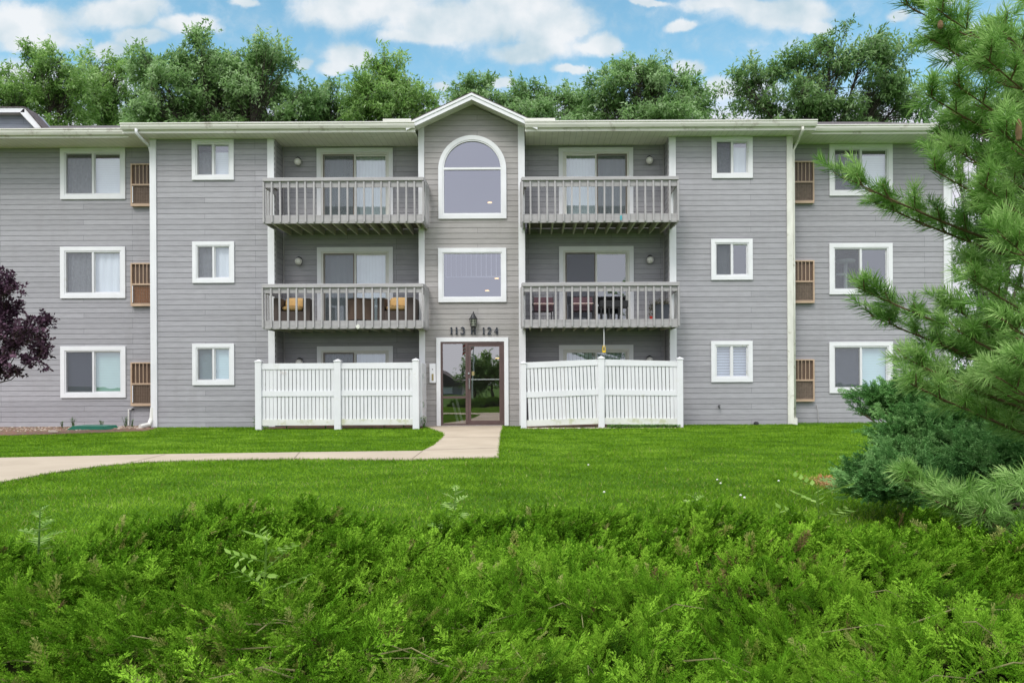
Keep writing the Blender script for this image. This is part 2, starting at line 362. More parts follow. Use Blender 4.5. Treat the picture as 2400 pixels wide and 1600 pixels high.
M['actan'] = plain('tan_metal_casing', (.50, .36, .25), .5, .1, 4)
M['accoil'] = lined_mat('rusty_coil_fins', (.15, .095, .065), .012, 'Z', .6, .4)
M['accoil_rust'] = plain('orange_rust_coil', (.30, .13, .06), .8, .3, 20)
M['acbar'] = plain('brown_grille_wire', (.26, .19, .14), .6, .15, 12)
M['acgrey'] = plain('weathered_brown_grille', (.19, .15, .12), .7, .2, 12)
M['interior'] = plain('hall_wall_paint', (.36, .34, .33), .8, .03, 2)
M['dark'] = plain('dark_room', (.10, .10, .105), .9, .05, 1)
M['concrete'] = None
M['wicker'] = lined_mat('brown_wicker', (.085, .062, .052), .02, 'Z', .6, .35, .7)
M['wickerlight'] = lined_mat('brown_wicker_light', (.16, .105, .075), .02, 'Z', .65, .35, .7)
M['cushion'] = plain('golden_cushion', (.50, .31, .12), .9, .12, 7, bmp=.4)
M['cushion_dull'] = plain('faded_tan_cushion', (.40, .25, .15), .9, .15, 7, bmp=.4)
M['maroon'] = plain('maroon_sling', (.095, .05, .062), .85, .1, 9)
M['pinkbar'] = plain('pale_pink_bar', (.66, .48, .45), .5, .05, 5)
M['yellow'] = plain('yellow_plastic', (.75, .50, .02), .4, .05, 5)
M['red'] = plain('red_plastic', (.55, .05, .04), .4, .05, 5)
M['slatepot'] = plain('slate_planter', (.055, .06, .075), .5, .08, 5)
M['brass'] = plain('brass_plate', (.32, .26, .12), .4, .1, 5, metal=.4)
M['greenlid'] = plain('green_plastic_lid', (.02, .17, .11), .4, .12, 6)
M['bark'] = plain('tree_bark', (.075, .062, .05), .95, .3, 9, stretch=(2, 2, .5), bmp=.6)
M['barkdark'] = plain('plum_bark', (.06, .05, .03), .95, .3, 9)
M['twig'] = plain('juniper_twig', (.11, .085, .04), .9, .3, 12)
M['pinetwig'] = plain('pine_twig', (.17, .11, .06), .9, .25, 12)
M['stone'] = plain('pale_rock', (.46, .38, .30), .9, .2, 6, bmp=.4)
M['pvc'] = plain('white_pipe', (.72, .71, .66), .4, .06, 6)
M['straw'] = plain('orange_straw', (.62, .28, .09), .9, .3, 20)
M['drywood'] = plain('pale_dry_wood', (.20, .13, .06), .9, .3, 20)
M['fencenum'] = plain('faded_number', (.58, .50, .46), .6, .05, 9)
M['teal'] = plain('teal_tape', (.06, .34, .38), .5, .1, 9)
M['roofbrown'] = M['shingle']
M['flower'] = plain('white_petal', (.78, .78, .70), .7, .04, 9)

# ------------------------------------------------------------------ ground, path, beds
def poly_contains(poly, x, y):
    p = np.asarray(poly); c = np.zeros(len(x), bool); j = len(p) - 1
    for i in range(len(p)):
        xi, yi = p[i]; xj, yj = p[j]
        cond = ((yi > y) != (yj > y)) & (x < (xj-xi) * (y-yi) / (yj-yi+1e-12) + xi)
        c ^= cond; j = i
    return c
def ground_material():
    m, nt, b = mat_base('lawn_soil_and_thatch')
    n = noise(nt, .35, 5); n2 = noise(nt, 18, 5, rough=.7)
    c = mix_rgb(nt, rng(nt, n, .3, .7), (.05, .12, .006), (.075, .17, .008))
    c = mix_rgb(nt, rng(nt, n2, .3, .7, 0, .6), c, (.018, .05, .006))
    nt.links.new(c, b.inputs['Base Color']); b.inputs['Roughness'].default_value = .9; b.inputs['Specular IOR Level'].default_value = .1
    bump(nt, b, n2, .6, .03)
    return m
M['ground'] = ground_material()
def concrete_material():
    m, nt, b = mat_base('pale_concrete')
    n = noise(nt, 1.1, 6, rough=.6); n2 = noise(nt, 60, 3)
    c = mix_rgb(nt, rng(nt, n, .3, .7), (.37, .30, .215), (.46, .38, .28))
    c = mix_rgb(nt, rng(nt, n2, .35, .7, 0, .25), c, (.36, .31, .24))
    s = noise(nt, 4, 8, rough=.75); c = mix_rgb(nt, rng(nt, s, .64, .74, 0, .5), c, (.33, .26, .18))
    nt.links.new(c, b.inputs['Base Color']); b.inputs['Roughness'].default_value = .85
    bump(nt, b, n2, .15, .005)
    return m
M['concrete'] = concrete_material()
mb = MB(); G = 260
mb.add([(-G, -G, 0), (G, -G, 0), (G, G, 0), (-G, G, 0)], [(0, 1, 2, 3)])
tag(mb.build('ground', M['ground']), 'mown green lawn in front of the grey apartment building', 'lawn', kind='structure')
path_src = [(1180, 997), (1174, 1022), (1171, 1045), (1169, 1073), (965, 1079), (830, 1078.5), (700, 1077), (456, 1080.5), (340, 1085), (245, 1093), (123, 1110), (0, 1133), (-200, 1175), (-420, 1235),
            (-420, 1090), (-200, 1082), (0, 1075), (386, 1066.5), (700, 1062), (990, 1058.5), (1014, 1046), (1032, 1031), (1040, 1022), (1036, 1016), (1015, 1008), (989, 1000.5)]
path_poly = [PG(x, y) for x, y in path_src]
path_poly[0] = (path_poly[0][0], YBAY - .002); path_poly[-1] = (path_poly[-1][0], YBAY - .002)
mb = MB(); mb.prism(path_poly, .0, .022, 'z')
PATH = tag(mb.build('path', M['concrete']), 'pale concrete path bending from the entrance door towards the left', 'path', kind='structure')
def joint(a, b, w=.012):
    a = Vector((*PG(*a), .0)); b = Vector((*PG(*b), .0)); d = (b-a).normalized(); n = Vector((-d.y, d.x, 0)) * w/2
    return [tuple((a+n)[:2]), tuple((b+n)[:2]), tuple((b-n)[:2]), tuple((a-n)[:2])]
jm = MB()
for a, b in (((965, 1078.5), (990.5, 1059.5)), ((1037, 1027), (1173, 1027)), ((995, 1057), (1170.5, 1052)), ((300, 1088), (386, 1068)), ((690, 1077), (702, 1062.5))):
    jm.prism(joint(a, b), .0225, .0245, 'z')
M['jointm'] = plain('dark_joint_filler', (.14, .11, .08), .95, .2, 9)
jm.build('path_joint', M['jointm'], PATH)
# beds
bed_src = [(-500, 1045), (-200, 1033), (0, 1021), (120, 1018), (240, 1014), (340, 1010), (357, 1006.5)]
bed_poly = [PG(x, y) for x, y in bed_src] + [(QX(348, YM), YR - .02), (-24, YR - .02)]
def soil_material():
    m, nt, b = mat_base('mulch_and_soil')
    v = nt.nodes.new('ShaderNodeTexVoronoi'); v.inputs['Scale'].default_value = 22; tc = nt.nodes.new('ShaderNodeTexCoord'); nt.links.new(tc.outputs['Object'], v.inputs['Vector'])
    c = mix_rgb(nt, noise(nt, 9, 5), (.10, .055, .035), (.27, .17, .11)); c = mix_rgb(nt, .5, c, v.outputs['Color'], 'SOFT_LIGHT')
    nt.links.new(c, b.inputs['Base Color']); b.inputs['Roughness'].default_value = .95; bump(nt, b, v.outputs['Distance'], .8, .03); return m
M['soil'] = soil_material()
mb = MB(); mb.prism(bed_poly, 0, .012, 'z')
tag(mb.build('ground_bed', M['soil']), 'narrow brown mulch bed along the foot of the left wing', 'flower bed', kind='structure')
FR0, FR1 = QX(1196, 19.5), QX(1568, 19.5)
mb = MB(); mb.box(FR0, FR1, 19.35, YR - .02, 0, .010); mb.box(QX(590, 19.5), QX(963, 19.5), 19.62, YR - .02, 0, .010)
tag(mb.build('ground_patio', M['soil']), 'bare soil strips under the two white privacy fences', 'soil', kind='structure')

# ------------------------------------------------------------------ siding
def siding(mb, x0, x1, z0, z1, Y, holes=(), axis='x', sgn=-1, xr=None, xoff=0):
    """lap courses on a plane; holes = (a0,a1,z0,z1); axis 'x': wall in x-z facing -y; 'y': wall in y-z at X=Y facing sgn*x. xr(z) -> limits"""
    h = COURSE; k0 = math.floor(z0 / h); k = k0
    def pt(a, z, d): return (a, Y - d, z) if axis == 'x' else (Y + sgn * d, a, z)
    while k * h < z1:
        za = max(z0, k*h); zb = min(z1, (k+1)*h); full = k*h
        cuts = sorted({za, zb, *[z for hl in holes for z in hl[2:4] if za < z < zb]})
        for i in range(len(cuts) - 1):
            a, b = cuts[i], cuts[i+1]; zm = (a+b)/2
            seg = [(x0, x1)]
            for hl in holes:
                if hl[2] < zm < hl[3]:
                    ns = []
                    for s in seg:
                        if hl[1] <= s[0] or hl[0] >= s[1]: ns.append(s); continue
                        if hl[0] > s[0]: ns.append((s[0], hl[0]))
                        if hl[1] < s[1]: ns.append((hl[1], s[1]))
                    seg = ns
            da = .0075 * (1 - (a-full)/h) + .002; db = .0075 * (1 - (b-full)/h) + .002
            for s in seg:
                sa, sb = s, s
                if xr:
                    la, lb = xr(a), xr(b); sa = (max(s[0], la[0]), min(s[1], la[1])); sb = (max(s[0], lb[0]), min(s[1], lb[1]))
                    if sa[1] <= sa[0]: continue
                    if sb[1] <= sb[0]: c = (sb[0]+sb[1])/2; sb = (c, c)
                mb.add([pt(sa[0], a, da), pt(sa[1], a, da), pt(sb[1], b, db), pt(sb[0], b, db)], [(0, 1, 2, 3)])
                if a == full or i == 0 and a == za:
                    mb.add([pt(sa[0], a, da), pt(sa[1], a, da), pt(sa[1], a, 0.0), pt(sa[0], a, 0.0)], [(3, 2, 1, 0)])
        k += 1
ZS = 7.73                              # soffit height
BACK = 32.5
X_LC, X_RC = QX(347, YM), QX(1820, YM)          # outer corners of the main block
X_L1, X_R1 = QX(631, YM), QX(1538, YM)          # recess corners
XB0, XB1 = QX(963, YBAY), QX(1206, YBAY)        # bay
X_RW = QX(2183, YR)                             # right end of right wing
X_LW = -24.5
bld = empty('apartment_building', (0, YM, 0), 'three storey grey lap-sided apartment building with white trim and balconies', 'building')
def part(mb, name, mat, parent=bld, **k): return mb.build(name, mat, parent, **k)

IN = .45   # casing overlap inside measure (q px handled separately)
def win_hole(r, inset): return (r[0]+inset, r[1]-inset, r[2]+inset, r[3]-inset)
CAS = .105
wins = {}
LW = [(140, 341, 289, 458), (140, 567, 289, 685), (140.5, 795, 290, 913)]
LM = [(442, 320.5, 538, 414), (443, 555, 539, 650), (443, 789, 539, 884)]
RM = [(1634, 316.5, 1728, 410), (1633, 549, 1728, 643), (1633, 783, 1728, 877)]
RW = [(1904, 334, 2049, 450), (1904, 559, 2049, 676), (1904, 785, 2050, 902)]
rLW = [RECT(*w, YR) for w in LW]; rLM = [RECT(*w, YM) for w in LM]; rRM = [RECT(*w, YM) for w in RM]; rRW = [RECT(*w, YR) for w in RW]
for L_ in (rLW, rRW):
    L_[0] = (L_[0][0], L_[0][1], L_[0][2], ZS - .01)
rLM[0] = (*rLM[0][:3], ZS - .01); rRM[0] = (*rRM[0][:3], ZS - .01)
DECK3, DECK2, DECK1 = 5.485, 2.785, .06
slL = [(728, 341, 903), (729, 568, 903), (729, 795, 903)]; slR = [(1283, 340, 1454), (1284, 566, 1455), (1284, 792, 1454.5)]
def sl_rects(lst): 
    out = []
    for (x0, yt, x1), zb in zip(lst, (DECK3, DECK2, DECK1)):
        r = RECT(x0, yt, x1, yt + 60, YR); out.append((r[0], r[1], zb, min(r[3], ZS - .008)))
    return out
rSL, rSR = sl_rects(slL), sl_rects(slR)
# AC sleeves
ACL = [(304, 378, 353, 474), (304, 605, 353, 702), (304, 832, 353, 930)]; ACR = [(1819, 372, 1867.5, 467), (1819, 599, 1868, 695), (1819, 825, 1868, 920)]
rACL = [RECT(*w, YR) for w in ACL]; rACR = [RECT(*w, YR) for w in ACR]
WALLIN = .085
def H(lst, ins=WALLIN): return [win_hole(r, ins) for r in lst]
# walls
w = MB(); siding(w, X_LC, X_L1, 0, ZS, YM, H(rLM)); part(w, 'wall', M['siding'])
w = MB(); siding(w, X_R1, X_RC, 0, ZS, YM, H(rRM)); part(w, 'wall', M['siding'])
w = MB(); siding(w, X_L1, XB0, 0, ZS, YR, [(r[0]+WALLIN, r[1]-WALLIN, r[2], r[3]-WALLIN) for r in rSL]); part(w, 'wall', M['siding'])
w = MB(); siding(w, XB1, X_R1, 0, ZS, YR, [(r[0]+WALLIN, r[1]-WALLIN, r[2], r[3]-WALLIN) for r in rSR]); part(w, 'wall', M['siding'])
w = MB(); siding(w, X_LW, X_LC, 0, ZS, YR, H(rLW) + H(rACL, .03)); part(w, 'wall', M['siding'])
w = MB(); siding(w, X_RC, X_RW, 0, ZS, YR, H(rRW) + H(rACR, .03)); part(w, 'wall', M['siding'])
w = MB()
for X, s in ((X_L1, 1), (X_R1, -1)): siding(w, YM, YR, 0, ZS, X, axis='y', sgn=s)
siding(w, YM, YR, 0, ZS, X_RC, axis='y', sgn=1); siding(w, YM, YR, 0, ZS, X_LC, axis='y', sgn=-1)
siding(w, YR, BACK, 0, ZS, X_RW, axis='y', sgn=1); siding(w, YR, BACK, 0, ZS, X_LW, axis='y', sgn=-1)
siding(w, YBAY, YR, 0, ZS+.5, XB0, axis='y', sgn=-1); siding(w, YBAY, YR, 0, ZS+.5, XB1, axis='y', sgn=1)
part(w, 'wall', M['siding_side'])
w = MB(); w.box(X_LW, X_RW, BACK, BACK + .1, 0, ZS); part(w, 'wall', M['siding'])
# bay front with arch, window, door
ARC = RECT(1007, 312, 1163, 503, YBAY); BW2 = RECT(1007, 570, 1163, 694, YBAY); DR = RECT(1003, 775, 1168, 978, YBAY)
DR = (DR[0], DR[1], .022, DR[3])
acx = (ARC[0]+ARC[1])/2; arad = (ARC[1]-ARC[0])/2; acz = ARC[3]-arad
holes = [(ARC[0]+.1, ARC[1]-.1, ARC[2]+.1, acz)]
ns = 16; ri = arad - .1
for i in range(ns):
    z0_ = acz + ri*i/ns; z1_ = acz + ri*(i+1)/ns; hw = math.sqrt(max(0, ri*ri - (ri*(i+.5)/ns)**2)) ; holes.append((acx-hw, acx+hw, z0_, z1_))
holes += [win_hole(BW2, .1), (DR[0]+.06, DR[1]-.06, 0, DR[3]-.06)]
pk = Q(1083, 241, YBAY); bx0, bx1 = XB0, XB1; gsl = .462
def gable_lim(z): 
    t = (pk[2] - z) / gsl
    return (pk[0]-t, pk[0]+t)
w = MB(); siding(w, bx0, bx1, 0, pk[2], YBAY, holes, xr=gable_lim); part(w, 'wall', M['siding_bay'])
# corner trims
tr = MB(); tz = ZS - .004
def trim_board(xa, xb, Y, z1=tz, name='corner_trim', mat='trim', z0=.02):
    t = MB(); t.box(QX(xa, Y), QX(xb, Y), Y-.042, Y+.05, z0, z1); part(t, name, M[mat])
trim_board(346.5, 361, YM); trim_board(616.5, 631.5, YM); trim_board(1537.5, 1553, YM); trim_board(1807.5, 1821, YM, mat='oldtrim')
trim_board(962.5, 976, YBAY, z1=QZ(969, 286, YBAY)); trim_board(1191.5, 1206.5, YBAY, z1=QZ(1199, 286, YBAY)); trim_board(2167, 2183, YR)
for X, s in ((X_L1, 1), (X_R1, -1)):
    t = MB(); t.box(X, X + s*.02, YM + .052, YM+.14, .02, tz); t.box(X + s*.018, X + s*.05, YR-.05, YR-.02, .02, tz); part(t, 'corner_trim', M['wood'])

# interior slabs and partitions (seen dimly through the glass)
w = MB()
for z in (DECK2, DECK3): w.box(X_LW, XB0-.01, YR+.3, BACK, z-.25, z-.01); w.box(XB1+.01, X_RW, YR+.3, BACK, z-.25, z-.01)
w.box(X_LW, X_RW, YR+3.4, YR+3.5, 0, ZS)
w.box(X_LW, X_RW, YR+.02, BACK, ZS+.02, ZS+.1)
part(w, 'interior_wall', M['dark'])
w = MB(); w.box(XB0+.05, XB0+.1, YBAY+.1, YR+3.3, 0, ZS+.4); w.box(XB1-.1, XB1-.05, YBAY+.1, YR+3.3, 0, ZS+.4); w.box(XB0+.1, XB1-.1, YR+3.2, YR+3.3, 0, ZS+.4)
w.box(XB0+.1, XB1-.1, YBAY+.1, YR+3.2, ZS+.40, ZS+.45)
w.box(XB0+.1, XB1-.1, YR+.6, YR+3.2, DECK2-.3, DECK2-.05)
w.box(XB0+.1, XB1-.1, YR+.6, YR+3.2, DECK3-.3, DECK3-.05)
part(w, 'interior_hall', M['interior'])
M['bulb'] = emit_mat('warm_lamp', (1, .55, .18), 3.5)
for (x, y, D) in ((1125, 466, 22.6), (1141, 640, 22.9), (1119, 668, 22.9), (1143, 823, 22.6)):
    p = Q(x, y, D); t = MB(); t.lathe((p[0], p[1], p[2]), [(.001, 0), (.06, .002), (.065, .012), (.05, .016)], 12); part(t, 'ceiling_lamp', M['bulb'])
t = MB()
xs = np.linspace(QX(1025, 22.0), QX(1163, 22.0), 13); za, zb = QZ(1085, 636, 22.0), QZ(1085, 582, 22.0)
for x in xs: t.box(x-.012, x+.012, 21.99, 22.01, za, zb)
t.box(xs[0], xs[-1], 21.98, 22.02, za-.02, za+.02); t.box(xs[0], xs[-1], 21.98, 22.02, zb, zb+.04); part(t, 'stair_rail', M['white'])

# ------------------------------------------------------------------ windows
def frame_mb(mb, X0, X1, Z0, Z1, w, y0, y1):
    mb.box(X0, X0+w, y0, y1, Z0, Z1); mb.box(X1-w, X1, y0, y1, Z0, Z1)
    mb.box(X0+w, X1-w, y0, y1, Z1-w, Z1); mb.box(X0+w, X1-w, y0, y1, Z0, Z0+w)
def curtain(X0, X1, Z0, Z1, y, mat, parent, name='curtain', folds=0, amp=.015):
    t = MB()
    if folds:
        n = max(8, int((X1-X0)/folds*6)); vs = []; fs = []
        for i in range(n+1):
            x = X0 + (X1-X0)*i/n; yy = y + amp*math.sin(i/n*(X1-X0)/folds*2*math.pi) + random.uniform(-.002, .002)
            vs += [(x, yy, Z0), (x, yy, Z1)]
        for i in range(n): fs.append((2*i, 2*i+2, 2*i+3, 2*i+1))
        t.add(vs, fs)
    else:
        t.add([(X0, y, Z0), (X1, y, Z0), (X1, y, Z1), (X0, y, Z1)], [(0, 1, 2, 3)])
    return t.build(name, M[mat], parent)
def window(r, Y, left, right, lscreen='screen', group=None, drop=(0, 0), casew=None):
    """sliding window: casing, inner frame with centre stile, two panes, a screen on the left half, curtains or blinds behind"""
    X0, X1, Z0, Z1 = r; cw = casew or .115
    root = bpy.data.objects.new('window', None); root.location = ((X0+X1)/2, Y, Z0); link(root, bld)
    c = MB(); frame_mb(c, X0, X1, Z0, Z1, cw, Y-.045, Y+.02); c.build('casing', M['white'], root)
    f = MB(); a0, a1, b0, b1 = X0+cw+.001, X1-cw-.001, Z0+cw+.001, Z1-cw-.001
    frame_mb(f, a0, a1, b0, b1, .035, Y-.03, Y+.06)
    xm = (a0+a1)/2; f.box(xm-.025, xm+.025, Y-.022, Y+.058, b0+.035, b1-.035)
    i0, i1, j0, j1 = a0+.035, a1-.035, b0+.035, b1-.035
    fw = .022
    for (p0, p1, yy) in ((i0, xm-.025, Y-.005), (xm+.025, i1, Y+.012)):
        frame_mb(f, p0+.001, p1-.001, j0+.001, j1-.001, fw, yy, yy+.03)
    f.build('frame', M['vinyl'], root)
    for (p0, p1, yy) in ((i0, xm-.025, Y+.01), (xm+.025, i1, Y+.027)):
        g = MB(); g.add([(p0+fw, yy, j0+fw), (p1-fw, yy, j0+fw), (p1-fw, yy, j1-fw), (p0+fw, yy, j1-fw)], [(0, 1, 2, 3)]); g.build('pane', M['glass'], root, fix=False)
    if lscreen:
        g = MB(); yy = Y-.012; g.add([(i0+.005, yy, j0+.005), (xm-.03, yy, j0+.005), (xm-.03, yy, j1-.005), (i0+.005, yy, j1-.005)], [(0, 1, 2, 3)]); g.build('screen', M[lscreen], root, fix=False)
    if left: curtain(i0, xm, j0-.02, j1-.02-drop[0], Y+.10, left, root, 'curtain', folds=.16 if left in ('lace', 'sheer') else 0)
    if right: curtain(xm, i1, j0-.02, j1-.02-drop[1], Y+.11, right, root, 'blind', folds=.22 if right == 'sheer' else 0)
    return root
window(rLW[0], YR, 'lace', 'blind_white', drop=(.10, .10)); window(rLW[1], YR, 'lace', 'sheer'); window(rLW[2], YR, 'blind_slate', 'blind_teal', 'screen_dark')
window(rLM[0], YM, 'lace', 'blind_white', drop=(.16, .16), casew=.10); window(rLM[1], YM, 'lace', 'sheer', casew=.10); window(rLM[2], YM, 'blind_pale', 'blind_pale', casew=.10)
window(rRM[0], YM, 'lace', 'sheer', 'screen_dark', drop=(.1, .1), casew=.10); window(rRM[1], YM, 'lace', None, 'screen_dark', casew=.10); window(rRM[2], YM, 'blind_gap', 'blind_gap', None, casew=.10)
window(rRW[0], YR, 'blind_slate', 'blind_white', drop=(.1, .12)); wr = window(rRW[1], YR, None, None); window(rRW[2], YR, 'blind_slate', 'blind_pale', 'screen')
# cat tree behind the middle window of the right wing
x, _, z = Q(1942, 628, YR+.5); ct = empty('cat_tree', (x, YR+.5, DECK2), 'pale carpeted cat tree behind the middle window of the right wing', 'cat tree')
t = MB(); t.tube([(x, YR+.5, DECK2), (x, YR+.5, z+.28)], .05, 10); part(t, 'post', M['sheer'], ct)
t = MB(); t.lathe((x, YR+.5, z+.28), [(.05, 0), (.24, .02), (.28, .07), (.27, .10), (.2, .07), (.02, .05)], 18); t.lathe((x-.2, YR+.5, z-.08), [(.02, 0), (.16, .01), (.18, .06), (.02, .06)], 14); part(t, 'perch', M['sheer'], ct)

def slider(r, Y, left, right, lscreen, rscreen, gl='glass'):
    X0, X1, Z0, Z1 = r; cw = .115
    root = bpy.data.objects.new('sliding_door', None); root.location = ((X0+X1)/2, Y, Z0); link(root, bld)
    c = MB(); c.box(X0, X0+cw, Y-.045, Y+.02, Z0, Z1); c.box(X1-cw, X1, Y-.045, Y+.02, Z0, Z1); c.box(X0+cw, X1-cw, Y-.045, Y+.02, Z1-cw, Z1); c.build('casing', M['white'], root)
    a0, a1, b0, b1 = X0+cw+.001, X1-cw-.001, Z0, Z1-cw-.001; xm = (a0+a1)/2
    f = MB(); frame_mb(f, a0, a1, b0, b1, .055, Y-.03, Y+.08)
    for (p0, p1, yy) in ((a0+.056, xm+.02, Y-.015), (xm-.02, a1-.056, Y+.02)): frame_mb(f, p0, p1, b0+.056, b1-.056, .045, yy, yy+.03)
    f.build('frame', M['cream2'], root)
    for (p0, p1, yy) in ((a0+.1, xm-.02, Y), (xm+.02, a1-.1, Y+.035)):
        g = MB(); g.add([(p0, yy, b0+.1), (p1, yy, b0+.1), (p1, yy, b1-.1), (p0, yy, b1-.1)], [(0, 1, 2, 3)]); g.build('pane', M[gl], root, fix=False)
    for sc, (p0, p1) in ((lscreen, (a0+.06, xm-.03)), (rscreen, (xm+.03, a1-.06))):
        if sc: g = MB(); g.add([(p0, Y-.02, b0+.06), (p1, Y-.02, b0+.06), (p1, Y-.02, b1-.06), (p0, Y-.02, b1-.06)], [(0, 1, 2, 3)]); g.build('screen', M[sc], root, fix=False)
        if sc: g = MB(); frame_mb(g, p0, p1, b0+.06, b1-.06, .022, Y-.028, Y-.021); g.build('screen_frame', M['acgrey'], root)
    if left: curtain(a0+.06, xm, b0+.06, b1-.06, Y+.16, left, root, 'vertical_blind', folds=.089*2, amp=.008)
    if right: curtain(xm, a1-.06, b0+.06, b1-.06, Y+.17, right, root, 'vertical_blind', folds=.089*2, amp=.008)
M['cream2'] = plain('cream_door_frame', (.66, .65, .60), .5, .05, 4)
slider(rSL[0], YR, 'vert_teal', 'vert_pale', 'screen', None); slider(rSL[1], YR, 'vert_teal', 'vert_pale', 'screen', None); slider(rSL[2], YR, 'vert_teal', 'vert_teal', 'screen', None)
slider(rSR[0], YR, 'vert_pale', 'vert_teal', None, 'screen'); slider(rSR[1], YR, None, None, 'screen_dark', None); slider(rSR[2], YR, 'vert_gap', 'vert_gap', None, None)

# arched window
root = bpy.data.objects.new('arched_window', None); root.location = (acx, YBAY, ARC[2]); link(root, bld)
def arch_ring(mb, r_out, r_in, zc, zb, xo, y0, y1, n=32):
    out = [(xo+r_out*math.cos(math.pi*i/n), zc+r_out*math.sin(math.pi*i/n)) for i in range(n+1)]; inn = [(xo+r_in*math.cos(math.pi*i/n), zc+r_in*math.sin(math.pi*i/n)) for i in range(n+1)]
    for i in range(n): mb.prism([out[i], out[i+1], inn[i+1], inn[i]], y0, y1, 'y')
    w_ = r_out-r_in; mb.box(xo-r_out, xo-r_in, y0, y1, zb, zc); mb.box(xo+r_in, xo+r_out, y0, y1, zb, zc); mb.box(xo-r_in, xo+r_in, y0, y1, zb, zb+w_)
c = MB(); arch_ring(c, arad, arad-.115, acz, ARC[2], acx, YBAY-.05, YBAY+.02); c.build('casing', M['white'], root)
c = MB(); arch_ring(c, arad-.116, arad-.15, acz, ARC[2]+.116, acx, YBAY-.035, YBAY+.03); zm = QZ(1085, 388, YBAY); c.box(acx-arad+.15, acx+arad-.15, YBAY-.035, YBAY+.02, zm-.03, zm+.03); c.build('frame', M['white'], root)
n = 32; rr = arad-.14; vs = [(acx+rr*math.cos(math.pi*i/n), YBAY+.01, acz+rr*math.sin(math.pi*i/n)) for i in range(n+1)] + [(acx-rr, YBAY+.01, ARC[2]+.14), (acx+rr, YBAY+.01, ARC[2]+.14)]
c = MB(); c.add(vs, [tuple(range(n+3))]); c.build('pane', M['glassbay'], root, fix=False)
root = bpy.data.objects.new('picture_window', None); root.location = (acx, YBAY, BW2[2]); link(root, bld)
c = MB(); frame_mb(c, *BW2, .115, YBAY-.05, YBAY+.02); c.build('casing', M['white'], root)
c = MB(); frame_mb(c, BW2[0]+.116, BW2[1]-.116, BW2[2]+.116, BW2[3]-.116, .03, YBAY-.03, YBAY+.03); c.build('frame', M['white'], root)
c = MB(); a0, a1, b0, b1 = BW2[0]+.14, BW2[1]-.14, BW2[2]+.14, BW2[3]-.14; c.add([(a0, YBAY+.01, b0), (a1, YBAY+.01, b0), (a1, YBAY+.01, b1), (a0, YBAY+.01, b1)], [(0, 1, 2, 3)]); c.build('pane', M['glassbay'], root, fix=False)
# entrance
root = bpy.data.objects.new('entrance_door', None); root.location = ((DR[0]+DR[1])/2, YBAY, 0); link(root, bld)
cw = .11
c = MB(); c.box(DR[0], DR[0]+cw, YBAY-.05, YBAY+.03, .024, DR[3]); c.box(DR[1]-cw, DR[1], YBAY-.05, YBAY+.03, .024, DR[3]); c.box(DR[0]+cw, DR[1]-cw, YBAY-.05, YBAY+.03, DR[3]-cw, DR[3]); c.build('casing', M['white'], root)
d0, d1, dz1 = DR[0]+cw+.001, DR[1]-cw-.001, DR[3]-cw-.001
xs_ = QX(1072.5, YBAY, 870)
c = MB(); frame_mb(c, d0, d1, .024, dz1, .055, YBAY-.035, YBAY+.06); c.box(xs_-.035, xs_+.03, YBAY-.04, YBAY+.06, .08, dz1-.055)
zt = QZ(1040, 912, YBAY); c.box(d0+.055, xs_-.035, YBAY-.025, YBAY+.04, zt-.03, zt+.03); c.build('door_frame', M['bronze'], root)
c = MB(); frame_mb(c, xs_+.032, d1-.058, .085, dz1-.058, .075, YBAY-.02, YBAY+.025); c.build('door_leaf', M['bronze'], root)
c = MB(); c.box(xs_+.108, d1-.135, YBAY-.006, YBAY+.016, QZ(1120, 871, YBAY)-.012, QZ(1120, 871, YBAY)+.012); c.build('push_bar', M['chrome'], root)
for (a, b, e, g) in ((d0+.055, xs_-.035, .08, zt-.03), (d0+.055, xs_-.035, zt+.03, dz1-.055), (xs_+.105, d1-.13, .16, dz1-.13)):
    c = MB(); c.add([(a, YBAY+.005, e), (b, YBAY+.005, e), (b, YBAY+.005, g), (a, YBAY+.005, g)], [(0, 1, 2, 3)]); c.build('pane', M['glassdoor'], root, fix=False)
hx = QX(1078.5, YBAY, 880); hz0, hz1 = QZ(1078, 893, YBAY), QZ(1078, 869, YBAY)
c = MB(); c.tube([(hx, YBAY-.02, hz1), (hx, YBAY-.075, hz1), (hx, YBAY-.075, hz0), (hx, YBAY-.02, hz0)], .018, 8); c.build('handle', M['chrome'], root)
c = MB(); z = QZ(1077, 857, YBAY); c.tube([(hx-.015, YBAY-.045, z), (hx-.015, YBAY-.018, z)], .026, 14); c.build('lock', M['chrome'], root)
c = MB(); c.box(hx+.06, hx+.13, YBAY-.004, YBAY+.004, z-.06, z+.05); c.build('latch_plate', M['brass'], root)
c = MB(); c.box(d0+.02, d1-.02, YBAY-.07, YBAY+.05, .0235, .04); c.build('threshold', M['chrome'], root)
# hall interior rails glimpsed through the door
t = MB()
for (xa, ya, xb, yb) in ((1040, 925, 1052, 975), (1048, 915, 1062, 975)):
    p, q = Q(xa, ya, 22.3), Q(xb, yb, 22.0); t.tube([p, (q[0], q[1], max(q[2], .03))], .035, 6)
part(t, 'stair_rail', M['white'])
t = MB(); zf = .03; t.box(XB0+.1, XB1-.1, YBAY+.08, YR+3.2, .0, zf); part(t, 'hall_floor', M['concrete'])

